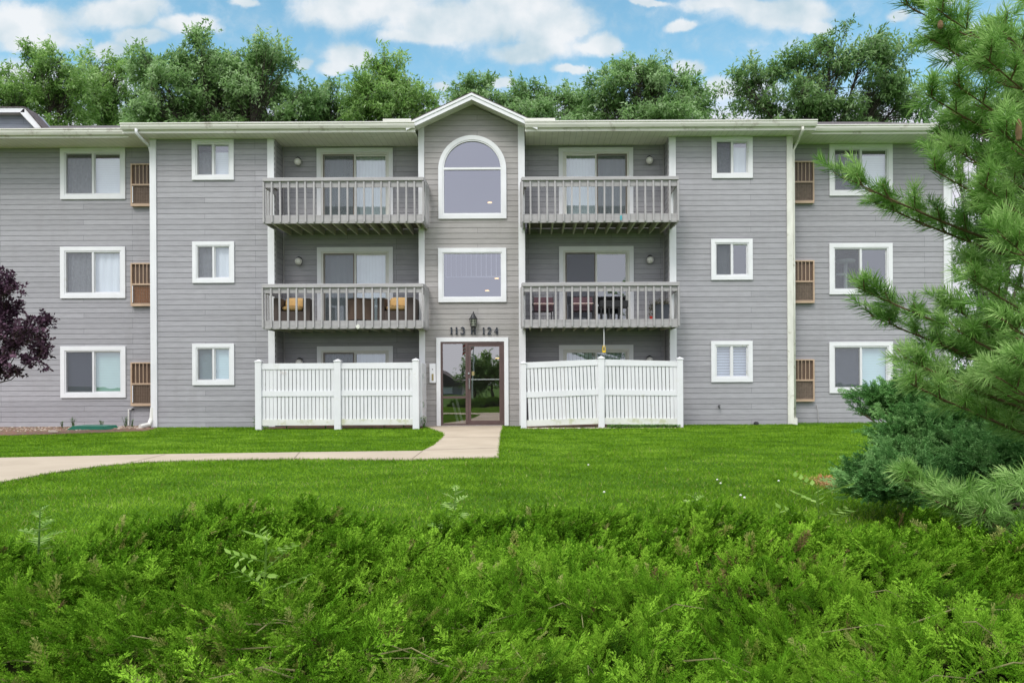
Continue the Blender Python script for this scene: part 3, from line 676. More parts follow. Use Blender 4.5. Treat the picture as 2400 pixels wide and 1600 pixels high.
# ------------------------------------------------------------------ roof, gutters, soffits, gable
EY, EYW, EZ = 20.06, 20.40, 7.95
XE0, XE1 = QX(281, EY, 290), QX(1874, EY, 290)
XW1 = QX(2215, EYW, 300)
def soffit(x0, x1, yf, yb): t = MB(); t.box(x0, x1, yf, yb, ZS, ZS+.03); part(t, 'soffit', M['soffit'])
soffit(XE0, XB0-.03, EY, YR+.3); soffit(XB1+.03, XE1, EY, YR+.3); soffit(X_LW-.5, XE0-.001, EYW, YR+.3); soffit(XE1+.001, XW1, EYW, YR+.3)
def gutter(x0, x1, yf, z):
    prof = [(yf-.005, z-.15), (yf-.005, z), (yf-.012, z), (yf-.012, z-.135), (yf-.075, z-.14), (yf-.098, z-.10), (yf-.112, z-.07), (yf-.112, z-.035), (yf-.135, z-.02), (yf-.135, z+.002), (yf-.142, z+.002), (yf-.142, z-.024), (yf-.12, z-.04), (yf-.12, z-.075), (yf-.103, z-.11), (yf-.08, z-.15)]
    t = MB(); t.prism(prof, x0, x1, 'x'); part(t, 'gutter', M['cream'])
    t = MB(); t.box(x0, x1, yf-.004, yf+.02, ZS-.012, z+.0); part(t, 'fascia', M['cream'])
gutter(XE0, XB0-.02, EY, EZ); gutter(XB1+.02, XE1, EY, EZ)
EZW = 7.93
gutter(X_LW-.5, XE0-.05, EYW, EZW); gutter(QX(1842, EYW, 300), XW1, EYW, EZW)
def roof_slab(x0, x1, yf, z, slope, yr):
    t = MB(); zr = z + slope*(yr-yf); dz = .03
    t.add([(x0, yf-.03, z-.01), (x1, yf-.03, z-.01), (x1, yr, zr), (x0, yr, zr), (x0, yf-.03, z-.01+dz), (x1, yf-.03, z-.01+dz), (x1, yr, zr+dz), (x0, yr, zr+dz)],
          [(0, 3, 2, 1), (4, 5, 6, 7), (0, 1, 5, 4), (2, 3, 7, 6), (0, 4, 7, 3), (1, 2, 6, 5)])
    t.add([(x0, yr, zr), (x1, yr, zr), (x1, 2*yr-yf, z), (x0, 2*yr-yf, z)], [(0, 1, 2, 3)])
    part(t, 'roof', M['shingle'])
roof_slab(XE0-.02, XB0-.02, EY, EZ, .345, 26.4); roof_slab(XB1+.02, XE1+.02, EY, EZ, .345, 26.4); roof_slab(XB0-.019, XB1+.019, YBAY+.1, EZ+.345*(YBAY+.1-EY), .345, 26.4)
roof_slab(X_LW-.6, XE0-.03, EYW, EZW, .35, 26.4); roof_slab(XE1+.03, XW1+.02, EYW, EZW, .35, 26.4)
t = MB()      # roof end triangles
for x in (XE0, XE1): t.prism([(EY+.03, EZ-.02), (26.4, EZ-.02+.345*6.3), (32.7, EZ-.02)], x-.01, x+.01, 'x')
t.prism([(EYW+.03, EZW-.02), (26.4, EZW+.33*6), (32.4, EZW-.02)], XW1-.03, XW1-.01, 'x'); part(t, 'gable_end', M['cream'])
# central gable
GY = 19.98
pkf = Q(1083, 212, GY); l_end = Q(933, 283, GY); r_end = Q(1228, 277, GY)
sl = .462; th = .17
XL, XR = pkf[0]-(pkf[2]-7.93)/sl, pkf[0]+(pkf[2]-7.93)/sl
def chev(zt, d, xl=XL, xr=XR, ext=0): return [(pkf[0], zt), (xr+ext, zt-sl*(xr+ext-pkf[0])), (xr+ext, zt-sl*(xr+ext-pkf[0])-d), (pkf[0], zt-d), (xl-ext, zt-sl*(pkf[0]-xl+ext)-d), (xl-ext, zt-sl*(pkf[0]-xl+ext))]
t = MB(); t.prism(chev(pkf[2]-.02, th), GY, GY+.03, 'y'); t.prism(chev(pkf[2]-.022, .06), GY-.02, GY-.001, 'y'); part(t, 'rake_board', M['white'])
t = MB(); c_ = chev(pk[2]+.03, .0, XL+.02, XR-.02); zb_ = pk[2]+.0
t.prism([(pkf[0], zb_+.05), (XR-.02, zb_+.05-sl*(XR-.02-pkf[0])), (XR-.02, zb_+.01-sl*(XR-.02-pkf[0])), (pkf[0], zb_+.01), (XL+.02, zb_+.01-sl*(pkf[0]-XL-.02)), (XL+.02, zb_+.05-sl*(pkf[0]-XL-.02))], GY+.031, YBAY+.3, 'y'); part(t, 'rake_soffit', M['rakesoffit'])
t = MB(); t.prism(chev(pkf[2]+.010, .028, ext=.0), GY-.012, 25.5, 'y'); part(t, 'gable_roof', M['shingle'])
t = MB(); z0_ = QZ(920, 283, GY)
t.box(QX(880, GY, 280), QX(945, GY, 280), GY-.05, GY+.5, EZ+.012, QZ(910, 274.5, GY)); part(t, 'cornice_return', M['cream'])
t = MB(); t.box(QX(1205, GY, 280), QX(1275, GY, 278), GY-.05, GY+.5, EZ+.012, QZ(1240, 273, GY)); part(t, 'cornice_return', M['cream'])
# far-left cross gable above the left wing
gp = [Q(x, y, 22.2) for x, y in ((-220, 251), (64, 252), (101, 299), (-220, 299))]
zb = 8.35
t = MB(); t.prism([(p[0], p[2]) for p in gp][:2] + [(gp[2][0], gp[2][2]), (gp[3][0], gp[3][2])], 22.3, 22.9, 'y'); part(t, 'dormer_wall', siding_mat('blue_grey_siding', (.27, .29, .34)))
t = MB(); a, b, c = gp[0], gp[1], gp[2]
t.box(a[0], b[0], 22.05, 22.12, b[2]-.13, b[2]); t.prism([(b[0], b[2]), (c[0]+.05, c[2]-.02), (c[0]-.14, c[2]-.02), (b[0]-.13, b[2]-.13)], 22.05, 22.12, 'y'); part(t, 'dormer_fascia', M['white'])
t = MB(); t.box(a[0], b[0]-.13, 22.12, 22.3, b[2]-.13, b[2]-.10); t.prism([(b[0]-.13, b[2]-.13), (c[0]-.14, c[2]-.02), (c[0]-.18, c[2]-.02), (b[0]-.17, b[2]-.13)], 22.121, 22.3, 'y'); part(t, 'dormer_soffit', M['cream'])
t = MB(); t.box(a[0], b[0]+.01, 22.03, 22.62, b[2]+.002, b[2]+.03); t.prism([(b[0], b[2]+.03), (c[0]+.08, c[2]+.01), (c[0]+.05, c[2]-.015), (b[0], b[2]+.002)], 22.03, 22.62, 'y'); part(t, 'dormer_roof', M['shingle'])

# downspouts
def downspout(pts, mat, w=.04): t = MB(); t.tube(pts, w, 8); return part(t, 'downspout', M[mat], smooth=True)
p0 = Q(313, 301, EY-.07); p1 = Q(318, 315, EY); xd = QX(346.5, YM-.1, 650) - .02
downspout([(p0[0], EY-.07, p0[2]+.05), (p0[0], EY-.07, p0[2]-.04), (p0[0]+.06, EY, p0[2]-.14), (xd-.06, YM+.0, QZ(338, 335, YM)), (xd-.005, YM+.0, QZ(345, 352, YM)), (xd, YM+.0, 4), (xd, YM+.0, .5), (xd-.02, YM-.02, .22), (xd-.05, YM-.12, .08), (xd-.12, YM-.3, .05)], 'trim')
t = MB(); t.tube([(xd, YM, .55), (xd-.02, YM-.02, .24)], .055, 8); t.tube([(xd-.02, YM-.02, .24), (xd-.05, YM-.1, .1), (xd-.16, YM-.35, .06)], .062, 8); part(t, 'downspout_boot', M['pvc'])
p0 = Q(1844, 296, EY-.07); xd = QX(1824.5, YM, 650)
downspout([(p0[0], EY-.07, p0[2]+.05), (p0[0], EY-.07, p0[2]-.05), (xd+.1, YM-.05, QZ(1832, 325, YM)), (xd, YM+.02, QZ(1824, 345, YM)), (xd, YM+.02, 4), (xd, YM+.02, .05)], 'oldtrim', .034)
t = MB(); t.box(xd-.05, xd+.05, YM-.05, YM+.07, 0.0, .18); part(t, 'downspout_boot', M['oldtrim'])
p0 = Q(2214, 340, EYW)
downspout([(p0[0]+.02, EYW-.07, p0[2]+.2), (p0[0], EYW-.05, p0[2]), (X_RW+.1, YR, QZ(2190, 352, YR)), (X_RW+.06, YR+.05, QZ(2188, 362, YR)), (X_RW+.06, YR+.05, .1)], 'trim', .034)

# ------------------------------------------------------------------ AC units
def ac_unit(r, style):
    X0, X1, Z0, Z1 = r; y0 = YR-.10
    root = bpy.data.objects.new('air_conditioner', None); root.location = ((X0+X1)/2, YR, Z0); link(root, bld)
    zm = Z0 + (Z1-Z0)*.50
    c = MB(); fw = .035
    c.box(X0, X0+fw, y0, YR+.1, Z0+.03, Z1); c.box(X1-fw, X1, y0, YR+.1, Z0+.03, Z1); c.box(X0+fw, X1-fw, y0, YR+.1, Z1-fw, Z1); c.box(X0+fw, X1-fw, y0, YR+.05, zm-.018, zm+.018); c.box(X0+.01, X1-.01, y0-.02, YR+.1, Z0-.02, Z0+.045)
    c.build('casing', M['actan'], root)
    c = MB(); c.box(X0+fw, X1-fw, y0+.06, YR+.09, zm, Z1-fw); c.build('coil', M['accoil'], root)
    c = MB(); c.box(X0+fw, X1-fw, y0+.05, YR+.09, Z0+.046, zm-.019); c.build('lower_coil', M['accoil_rust' if style == 'rust' else ('acgrey' if style == 'grey' else 'accoil')], root)
    c = MB(); n = 5
    for i in range(1, n): x = X0+fw+(X1-X0-2*fw)*i/n; c.box(x-.008, x+.008, y0+.005, y0+.02, zm+.018, Z1-fw)
    c.build('guard_bars', M['actan'], root)
    c = MB(); gx = np.linspace(X0+fw+.02, X1-fw-.02, 11); gz = np.linspace(Z0+.07, zm-.04, 13)
    for x in gx: c.box(x-.003, x+.003, y0+.005, y0+.012, gz[0], gz[-1])
    for z in gz: c.box(gx[0], gx[-1], y0+.0125, y0+.02, z-.003, z+.003)
    frame_mb(c, X0+fw+.005, X1-fw-.005, Z0+.05, zm-.02, .015, y0-.005, y0+.004)
    c.build('grille', M['acbar'], root)
    if style != 'grey' : c = MB(); c.box(X0+fw+.018, X0+fw+.038, y0-.012, y0-.006, Z0+.08, zm-.05); c.build('label_strip', M['white'], root)
for r, s in zip(rACL, ('tan', 'rust', 'tan')): ac_unit(r, s)
for r, s in zip(rACR, ('grey', 'grey', 'grey')): ac_unit(r, s)

# ------------------------------------------------------------------ balconies
def balcony(xa, xb, cap_y, beam_y, xr0, xr1):
    X0, X1 = Q(xa, cap_y[0], YB)[0], Q(xb, cap_y[0], YB)[0]; xm = (xa+xb)/2
    zc = QZ(xm, cap_y[0], YB); zbt = QZ(xm, beam_y[0], YB); zbb = QZ(xm, beam_y[1], YB)
    zc0 = QZ(xm, cap_y[1], YB); zr0 = QZ(xm, cap_y[2], YB)
    root = bpy.data.objects.new('balcony', None); root.location = ((X0+X1)/2, YM, zbb); link(root, bld)
    c = MB(); c.box(X0+.02, X1-.02, YB, YB+.04, zbb, zbt, .004); c.box(X0+.02, X0+.06, YB+.041, YM-.045, zbb, zbt); c.box(X1-.06, X1-.02, YB+.041, YM-.045, zbb, zbt); c.build('rim_beam', M['woodh'], root)
    c = MB(); c.box(X0+.0, X1-.0, YB-.05, YB+.10, zc0, zc, .006); c.box(X0-.02, X0+.11, YB+.101, YM-.045, zc0, zc); c.box(X1-.11, X1+.02, YB+.101, YM-.045, zc0, zc); c.build('handrail', M['woodh'], root)
    c = MB(); c.box(X0+.03, X1-.03, YB, YB+.035, zr0, zc0-.001); c.box(X0+.03, X0+.06, YB+.036, YM-.045, zr0, zc0-.001); c.box(X1-.06, X1-.03, YB+.036, YM-.045, zr0, zc0-.001); c.build('top_rail', M['woodh'], root)
    n = 20; proto = None
    for i in range(n):
        x = X0+.02 + (X1-X0-.04)*i/(n-1)
        b = MB(); ln = random.uniform(-.008, .008)
        za, zt_ = zbb+.03, zc0-.004
        b.add([(x+a+ (ln if q else 0), YB-.046+c_, (zt_ if q else za) - (.0 if c_ or q == 0 else .02)) for q in (0, 1) for c_ in (0, .042) for a in (-.021, .021)],
              [(0, 2, 3, 1), (4, 5, 7, 6), (0, 1, 5, 4), (2, 6, 7, 3), (0, 4, 6, 2), (1, 3, 7, 5)])
        b.build('baluster', M['wood'], root)
    for sx in (X0-.022, X1+.022):
        for j in range(4):
            y = YB + .12 + .2*j
            b = MB(); b.box(sx-.02, sx+.02, y-.02, y+.02, zbb+.03, zc0-.004); b.build('baluster', M['wood'], root)
    # deck boards and joists
    c = MB(); y = YB+.041; pw = .135
    while y < YR-.04:
        y1 = min(y+pw, YR-.03)
        a, b_ = (X0+.061, X1-.061) if y1 < YM-.05 else (max(xr0, X0+.061)+.06, min(xr1, X1-.061)-.06)
        c.box(a, b_, y, y1-.006, zbt-.032, zbt-.004); y += pw
    c.build('deck', M['joist'], root)
    c = MB(); nj = 13
    a, b_ = X0+.05, X1-.05
    for i in range(nj):
        x = a+(b_-a)*(i+.5)/nj; ye = YR-.03 if xr0+.05 < x < xr1-.05 else YM-.05
        c.box(x-.02, x+.02, YB+.041, ye, zbb+.01, zbt-.033)
    c.build('joists', M['joistl'], root)
    return zbt
balcony(604, 973.5, (408.5, 416.5, 430.5), (493.5, 513), X_L1, XB0)
balcony(1198, 1558.5, (406.5, 414.5, 428), (491, 511), XB1, X_R1)
balcony(602.5, 972.5, (652, 660.5, 672.5), (736, 755), X_L1, XB0)
balcony(1199, 1560, (648.5, 657, 669), (733, 752), XB1, X_R1)

# lamps
def globe_lamp(xq, yq):
    x, _, z = Q(xq, yq, YR); root = bpy.data.objects.new('wall_lamp', None); root.location = (x, YR, z); link(root, bld)
    c = MB(); c.box(x-.06, x+.06, YR-.12, YR-.01, z+.07, z+.12, .01); c.tube([(x, YR-.01, z+.1), (x, YR-.1, z+.1)], .045, 12); c.build('lamp_base', M['black'], root)
    c = MB(); pr = [(max(.001, .098*math.sin(math.pi*i/10)), -.098*math.cos(math.pi*i/10)) for i in range(11)]; c.lathe((x, YR-.12, z), pr, 20); c.build('globe', M['lampglass'], root, smooth=True)
for p in ((686.5, 374.5), (688.5, 602), (690, 833), (1490.5, 371.5), (1492, 598.5), (1491, 828)): globe_lamp(*p)
# lantern
x, _, z = Q(1088, 737, YBAY); root = bpy.data.objects.new('wall_lantern', None); root.location = (x, YBAY, z); link(root, bld); yy = YBAY-.14
c = MB(); c.lathe((x, yy, z+.03), [(.11, 0), (.115, .015), (.085, .05), (.06, .10), (.045, .13), (.02, .15), (.012, .19), (.001, .20)], 16)
c.lathe((x, yy, z-.17), [(.03, -.02), (.075, 0), (.08, .02), (.07, .025)], 12)
for i in range(6): a = math.pi*2*i/6; c.tube([(x+.072*math.cos(a), yy+.072*math.sin(a), z-.15), (x+.095*math.cos(a), yy+.095*math.sin(a), z+.03)], .007, 5)
for h in (-.09, -.03): c.lathe((x, yy, z+h), [(.078+.1*(h+.15)*.9, 0), (.084+.1*(h+.15)*.9, .004), (.078+.1*(h+.15)*.9, .008)], 12)
c.tube([(x, YBAY-.01, z+.06), (x, YBAY-.05, z+.24), (x, yy, z+.22)], .012, 6); c.box(x-.05, x+.05, YBAY-.03, YBAY, z-.05, z+.12); c.build('lantern_frame', M['black'], root)
c = MB(); c.lathe((x, yy, z-.14), [(.06, 0), (.082, .17), (.02, .175)], 12); c.build('lantern_glass', M['lantern'], root)

# characters
def ribbon(mb, pts, w, y0, y1):
    pts = [Vector((p[0], p[1])) for p in pts]; ws = w if isinstance(w, (list, tuple)) else [w]*len(pts); L_, R_ = [], []
    for i, p in enumerate(pts):
        d = (pts[min(i+1, len(pts)-1)] - pts[max(i-1, 0)]).normalized(); n_ = Vector((-d.y, d.x)) * ws[i]/2; L_.append(p+n_); R_.append(p-n_)
    for i in range(len(pts)-1): mb.prism([tuple(L_[i]), tuple(L_[i+1]), tuple(R_[i+1]), tuple(R_[i])], y0, y1, 'y')
def arc(cx_, cz_, r, a0, a1, n=10, ry=None): return [(cx_+r*math.cos(R(a0+(a1-a0)*i/n)), cz_+(ry or r)*math.sin(R(a0+(a1-a0)*i/n))) for i in range(n+1)]
def glyph(mb, ch, x, z, h, y0, y1, bold=.16):
    w = h*bold
    S = lambda pts: [(x+p[0]*h, z+p[1]*h) for p in pts]
    rb = lambda pts, ww=1.0: ribbon(mb, S(pts), ww*w if not isinstance(ww, list) else [q*w for q in ww], y0, y1)
    if ch == '1': rb([(.2, .0), (.2, .98)]); rb([(.04, .03), (.36, .03)], .5); rb([(.19, .97), (.06, .84)], [.7, .4])
    if ch == 'H':
        for q in (.14, .62): rb([(q, .04), (q, .96)]); rb([(q-.14, .03), (q+.14, .03)], .45); rb([(q-.14, .97), (q+.14, .97)], .45)
        rb([(.2, .5), (.56, .5)], .6)
    if ch == '3': rb(arc(.25, .74, .21, 165, -75, 12, .2), [.8]+[.6]*2+[1]*8+[.6]*2); rb(arc(.24, .28, .25, 80, -160, 14, .24), [.6]*3+[1.05]*9+[.7]*2+[1])
    if ch == '2': rb(arc(.26, .72, .22, 170, -20, 11, .22) + [(.36, .45), (.2, .25), (.07, .08)], [.9]+[.7]*2+[1]*8+[.9, .9, .7, .6]); rb([(.03, .06), (.46, .06), (.52, .16)], [.9, .9, .4])
    if ch == '4': rb([(.40, .97), (.03, .32)], .5); rb([(.02, .32), (.58, .32)], .55); rb([(.40, .04), (.40, .97)]); rb([(.27, .03), (.53, .03)], .45)
def text(s, xq, yq_top, yq_bot, D, mat, name, adv, bold=.20, y_off=.03, th=.015, parent=bld, label=None):
    p = Q(xq, yq_bot, D); h = QZ(xq, yq_top, D) - p[2]; t = MB(); x = p[0]
    for ch, a in zip(s, adv): glyph(t, ch, x, p[2], h, D-y_off-th, D-y_off, bold); x += a*h
    o = t.build(name, M[mat], parent)
    if label: o['label'] = label
text('113', 1034, 751.5, 768, YBAY, 'letter', 'house_number', (.72, .76, .8), label='dark numerals 113 above the entrance')
text('H', 1081.5, 752.5, 768, YBAY, 'letter', 'building_letter', (1,), label='dark letter H above the entrance')
text('124', 1108, 752, 768, YBAY, 'letter', 'house_number', (.72, .98, .9), label='dark numerals 124 above the entrance')

# intercom
X0, X1, Z0, Z1 = RECT(987, 835, 1001.5, 879, YBAY); root = bpy.data.objects.new('intercom', None); root.location = (X0, YBAY, Z0); link(root, bld)
c = MB(); c.box(X0, X1, YBAY-.06, YBAY-.005, Z0, Z1, .008); c.build('intercom_box', M['white'], root)
c = MB(); xm = (X0+X1)/2; c.box(xm-.025, xm+.025, YBAY-.066, YBAY-.061, Z0+.06, Z0+.24); c.build('name_panel', M['brass'], root)
c = MB(); c.tube([(xm, YBAY-.07, Z0+.36), (xm, YBAY-.061, Z0+.36)], .014, 10); c.build('button', M['letter'], root)

# wall fittings: spigots, vent pipe, conduit
def fitting(name, mat, fn): t = MB(); fn(t); return part(t, name, M[mat])
x, _, z = Q(1650.5, 933, YM); fitting('hose_tap', 'black', lambda t: (t.tube([(x, YM, z), (x, YM-.09, z), (x, YM-.11, z-.05)], .018, 8), t.tube([(x-.035, YM-.07, z+.03), (x+.035, YM-.07, z+.03)], .01, 6)))
x2, _, z2 = Q(298, 940, YR); fitting('drain_pipe', 'pvc', lambda t: t.tube([(x2+.11, YR, z2+.01), (x2, YR-.06, z2+.01), (x2, YR-.06, z2-.43)], .019, 8))
fitting('pipe_tip', 'black', lambda t: t.tube([(x2+.10, YR-.08, z2+.01), (x2+.12, YR-.02, z2+.01)], .022, 8))
x3, _, z3 = Q(1877, 945, YR); fitting('conduit', 'wood', lambda t: t.tube([(x3-.03, YR-.03, z3+.2), (x3, YR-.05, z3), (x3+.02, YR-.04, .05)], .012, 6))
xv, _, zv = Q(1735, 972, YM); fitting('vent_cap', 'black', lambda t: t.lathe((xv, YM-.08, .01), [(.07, 0), (.07, .05), (.04, .08), (.001, .085)], 12))
xq_, _, zq_ = Q(1559, 829, YR); 
x4, z4 = Q(200, 962, YR)[0], 0
fitting('siding_patch', 'siding', lambda t: t.box(QX(200, YR, 950), QX(341, YR, 950), YR-.028, YR-.0185, QZ(250, 979, YR), QZ(250, 966, YR)))

# ------------------------------------------------------------------ fences
def fence(label, posts, secs, Y, rail_mat='vinyl', gate=False, number=None):
    f0 = Q(posts[0][0], 900, Y)[0]
    root = empty('privacy_fence', (f0, Y, 0), label, 'fence', 'white vinyl privacy fences round the ground floor patios')
    for (xa, xb, yt, yb) in posts:
        X0, X1, Z0, Z1 = RECT(xa, yt, xb, yb, Y); t = MB(); hw = (X1-X0)/2; xc = (X0+X1)/2
        t.box(xc-hw, xc+hw, Y-hw, Y+hw, -.05, Z1-.06, .006); po = t.build('post', M['vinyl_low'] if False else M['vinyl'], root)
        t = MB(); t.box(xc-hw-.012, xc+hw+.012, Y-hw-.012, Y+hw+.012, Z1-.06, Z1-.035); hh = hw+.012; zz = Z1-.035
        t.add([(xc-hh, Y-hh, zz), (xc+hh, Y-hh, zz), (xc+hh, Y+hh, zz), (xc-hh, Y+hh, zz), (xc, Y, Z1+.01)], [(0, 1, 4), (1, 2, 4), (2, 3, 4), (3, 0, 4)]); t.build('post_cap', M['vinyl'], po)
    for (xa, xb, ys_l, ys_r, lean) in secs:
        # ys = (top0, top1, mid0, mid1, bot0, bot1) left and right ends
        ZL = [QZ(xa, y, Y) for y in ys_l]; ZR = [QZ(xb, y, Y) for y in ys_r]; XA, XBb = Q(xa, 900, Y)[0], Q(xb, 900, Y)[0]
        for nm, i, mt in (('rail', 0, 'vinyl'), ('rail', 2, 'vinyl'), ('rail', 4, 'vinyl_low')):
            t = MB(); t.prism([(XA, ZL[i+1]), (XBb, ZR[i+1]), (XBb, ZR[i]), (XA, ZL[i])], Y-.03, Y+.03, 'y'); t.build(nm, M[mt], root)
        t = MB(); n = 19; pit = (XBb-XA)/n
        for i in range(n):
            a = XA + pit*i + .008; b = XA + pit*(i+1) - .011; u = (i+.5)/n
            zt = ZL[1]+(ZR[1]-ZL[1])*u+.02; zb = ZL[4]+(ZR[4]-ZL[4])*u-.02
            if i == n-1: b = XBb
            lo = lean
            t.add([(a+q*lo+d, Y+e, (zb, zt)[1-q]) for q in (0, 1) for e in (-.011, .011) for d in (0, b-a)], [(0, 2, 3, 1), (4, 5, 7, 6), (0, 1, 5, 4), (2, 6, 7, 3), (0, 4, 6, 2), (1, 3, 7, 5)])
        t.build('slat_panel', M['vinyl'], root)
    return root
fl = fence('straight white privacy fence between the left recess and the entrance bay', [(588, 602, 826, 987), (769, 784, 825, 986), (948.5, 963, 823, 987)],
      [(602, 769, (834.5, 848, 897.5, 910, 963, 977), (833.5, 847, 897, 909.5, 963, 976), 0), (784, 948.5, (833.5, 847, 896, 909, 962, 975.5), (832, 846, 895.5, 908, 962, 975), 0)], 19.5)
t = MB(); xg = QX(968, 19.8); t.box(xg-.03, xg+.03, 19.62, YBAY-.1, .12, 1.68)
t.build('gate', M['vinyl'], fl)
for z in (1.35, .62): t = MB(); t.box(xg+.031, xg+.06, 19.7, 19.82, z-.05, z+.05); t.box(xg+.0, xg+.07, 19.68, 19.70, z-.07, z+.07); t.build('hinge', M['chrome'], fl)
text('122', 645, 855.5-2, 860.5-2, 19.5, 'fencenum', 'unit_number', (.75, 1.2, 1.0), .2, .030, .003, fl)
fence('sagging white privacy fence with tilted slats to the right of the entrance', [(1196, 1209, 830, 985), (1374, 1388, 818, 987), (1554.5, 1568, 820, 985)],
      [(1209, 1374, (832, 845.5, 900, 913, 964.5, 978.5), (825, 838.5, 893, 906.5, 959, 973), .05), (1388, 1554.5, (825, 840, 893.5, 907, 959, 973.5), (829, 841, 897, 908, 960.5, 975), .03)], 19.5)

# ------------------------------------------------------------------ things on the balconies
def rot_box(mb, cx_, cy_, wx, wy, z0, z1, a, bev=0):
    t = MB(); t.box(-wx/2, wx/2, -wy/2, wy/2, z0, z1, bev); ca, sa = math.cos(a), math.sin(a)
    mb.add([(cx_+v[0]*ca-v[1]*sa, cy_+v[0]*sa+v[1]*ca, v[2]) for v in t.v], t.f)
def cushion(mb, cx_, cy_, cz_, wx, wy, wz, tilt=0, a=0, p=3.0):
    n, m = 20, 12; vs = []; fs = []
    for i in range(m+1):
        th_ = -math.pi/2 + math.pi*i/m
        for k in range(n):
            ph = 2*math.pi*k/n
            sg = lambda v, e: math.copysign(abs(v)**(2/e), v)
            x = sg(math.cos(th_), 2.4)*sg(math.cos(ph), 5)*wx/2; y = sg(math.cos(th_), 2.4)*sg(math.sin(ph), 5)*wy/2; z = sg(math.sin(th_), 2.4)*wz/2
            y, z = y*math.cos(tilt)-z*math.sin(tilt), y*math.sin(tilt)+z*math.cos(tilt)
            x, y = x*math.cos(a)-y*math.sin(a), x*math.sin(a)+y*math.cos(a)
            vs.append((cx_+x, cy_+y, cz_+z))
    for i in range(m):
        for k in range(n): q = i*n+k; w_ = i*n+(k+1) % n; fs.append((q, w_, w_+n, q+n))
    mb.add(vs, fs)
zd = DECK2+.002
def armchair(xq, label, ang, cm, width=.92, depth=.75, height=.60):
    x = QX(xq, 20.25, 710); y = 20.3
    root = empty('wicker_armchair', (x, y, zd), label, 'armchair', 'wicker armchairs on the balcony', ang)
    def L(mb, name, mat, par=root, smooth=False):
        o = mb.build(name, M[mat], None, smooth=smooth); o.parent = par; return o
    t = MB(); t.box(-width/2+.18, width/2-.18, -depth/2+.02, depth/2-.15, .0, .26); sb = L(t, 'seat_base', 'wicker')
    for s in (-1, 1): t = MB(); t.box(s*(width/2-.18)+(0 if s > 0 else -.18), s*(width/2-.18)+(.18 if s > 0 else 0), -depth/2, depth/2, 0, height, .01); L(t, 'arm', 'wicker')
    t = MB(); t.box(-width/2+.18, width/2-.18, depth/2-.15, depth/2, 0, height+.0, .01); L(t, 'backrest', 'wicker')
    t = MB(); cushion(t, 0, -.06, .34, width-.37, depth-.18, .17); L(t, 'seat_cushion', cm, smooth=True)
    t = MB(); cushion(t, .0, depth/2-.25, .50, width-.42, .34, .16, tilt=1.15); L(t, 'back_cushion', cm, smooth=True)
    return root
armchair(675, 'brown wicker armchair with golden cushions at the left end of the balcony', .12, 'cushion')
armchair(915, 'brown wicker armchair with rumpled golden cushions beside the entrance bay', -.05, 'cushion', .96)
x = QX(828, 20.2, 710); root = empty('wicker_table', (x, 20.15, zd), 'square brown wicker side table turned cornerwise between the armchairs', 'side table', rz=.75)
t = MB(); t.box(-.27, .27, -.27, .27, .03, .56, .006); o = t.build('table_body', M['wickerlight'], None); o.parent = root
t = MB(); t.box(-.28, .28, -.28, .28, .561, .585, .005); o = t.build('table_top', M['wicker'], None); o.parent = root
t = MB()
for sx in (-1, 1):
    for sy in (-1, 1): t.box(sx*.22-.03, sx*.22+.03, sy*.22-.03, sy*.22+.03, 0, .03)
o = t.build('feet', M['black'], None); o.parent = root
x, _, z = Q(822, 750, YB-.06); t = MB()
for k in range(7): a = k*.9; cushion(t, x+.035*math.cos(a), YB-.065, z+.035*math.sin(a)*1.4, .035, .02, .035, a=a)
cushion(t, x, YB-.06, z, .05, .03, .06)
tag(t.build('ornament', M['flower']), 'small white ornament tied to the balcony beam under the wicker table', 'ornament')
def patio_chair(xq, label, ang, w=.5):
    x = QX(xq, 20.2, 710); root = empty('patio_chair', (x, 20.25, zd), label, 'chair', 'maroon sling chairs on the right balcony', ang)
    def L(mb, name, mat): o = mb.build(name, M[mat], None); o.parent = root
    t = MB(); t.add([(-w/2, .0, .62), (w/2, .0, .62), (w/2, -.06, .28), (-w/2, -.06, .28), (-w/2, -.02, .62), (w/2, -.02, .62), (w/2, -.08, .28), (-w/2, -.08, .28)], [(0, 1, 2, 3), (7, 6, 5, 4), (0, 4, 5, 1), (3, 2, 6, 7), (0, 3, 7, 4), (1, 5, 6, 2)]); L(t, 'backrest', 'maroon')
    t = MB(); t.box(-w/2, w/2, -.08, .38, .26, .28); L(t, 'seat', 'maroon')
    for s in (-1, 1):
        t = MB(); xx = s*(w/2+.015); t.tube([(xx, .02, .66), (xx, -.08, .28), (xx, -.16, 0)], .013, 6); L(t, 'leg', 'black')
        t = MB(); t.tube([(xx, -.08, .27), (xx, .36, .27), (xx, .42, 0)], .013, 6); L(t, 'leg', 'black')
        t = MB(); t.box(xx-.02, xx+.02, -.06, .34, .43, .45); L(t, 'armrest', 'black')
    t = MB(); t.tube([(-w/2-.02, -.12, .44), (w/2+.02, -.12, .44)], .022, 10); L(t, 'crossbar', 'pinkbar')
patio_chair(1248, 'maroon sling patio chair with pale bar at the left end of the balcony', .1)
patio_chair(1339, 'maroon sling patio chair with pale bar in front of the sliding door', -.05)
x0 = QX(1377, 20.5, 710); x1 = QX(1441, 20.5, 710)
root = empty('patio_table', ((x0+x1)/2, 20.5, zd), 'low dark patio table with a deep apron beside the maroon chairs', 'table')
t = MB(); t.box(x0, x1, 20.3, 20.75, zd+.36, zd+.54, .01); t.build('tabletop', M['black'], root)
for sx in (x0+.03, x0+.24, x1-.24, x1-.03): t = MB(); t.box(sx-.02, sx+.02, 20.32, 20.36, zd, zd+.36); t.build('leg', M['black'], root)
x0, x1 = QX(1503, 20.0, 710), QX(1537, 20.0, 710)
root = empty('planter', ((x0+x1)/2, 20.05, zd), 'slate planter box with dried plants at the right end of the balcony', 'planter')
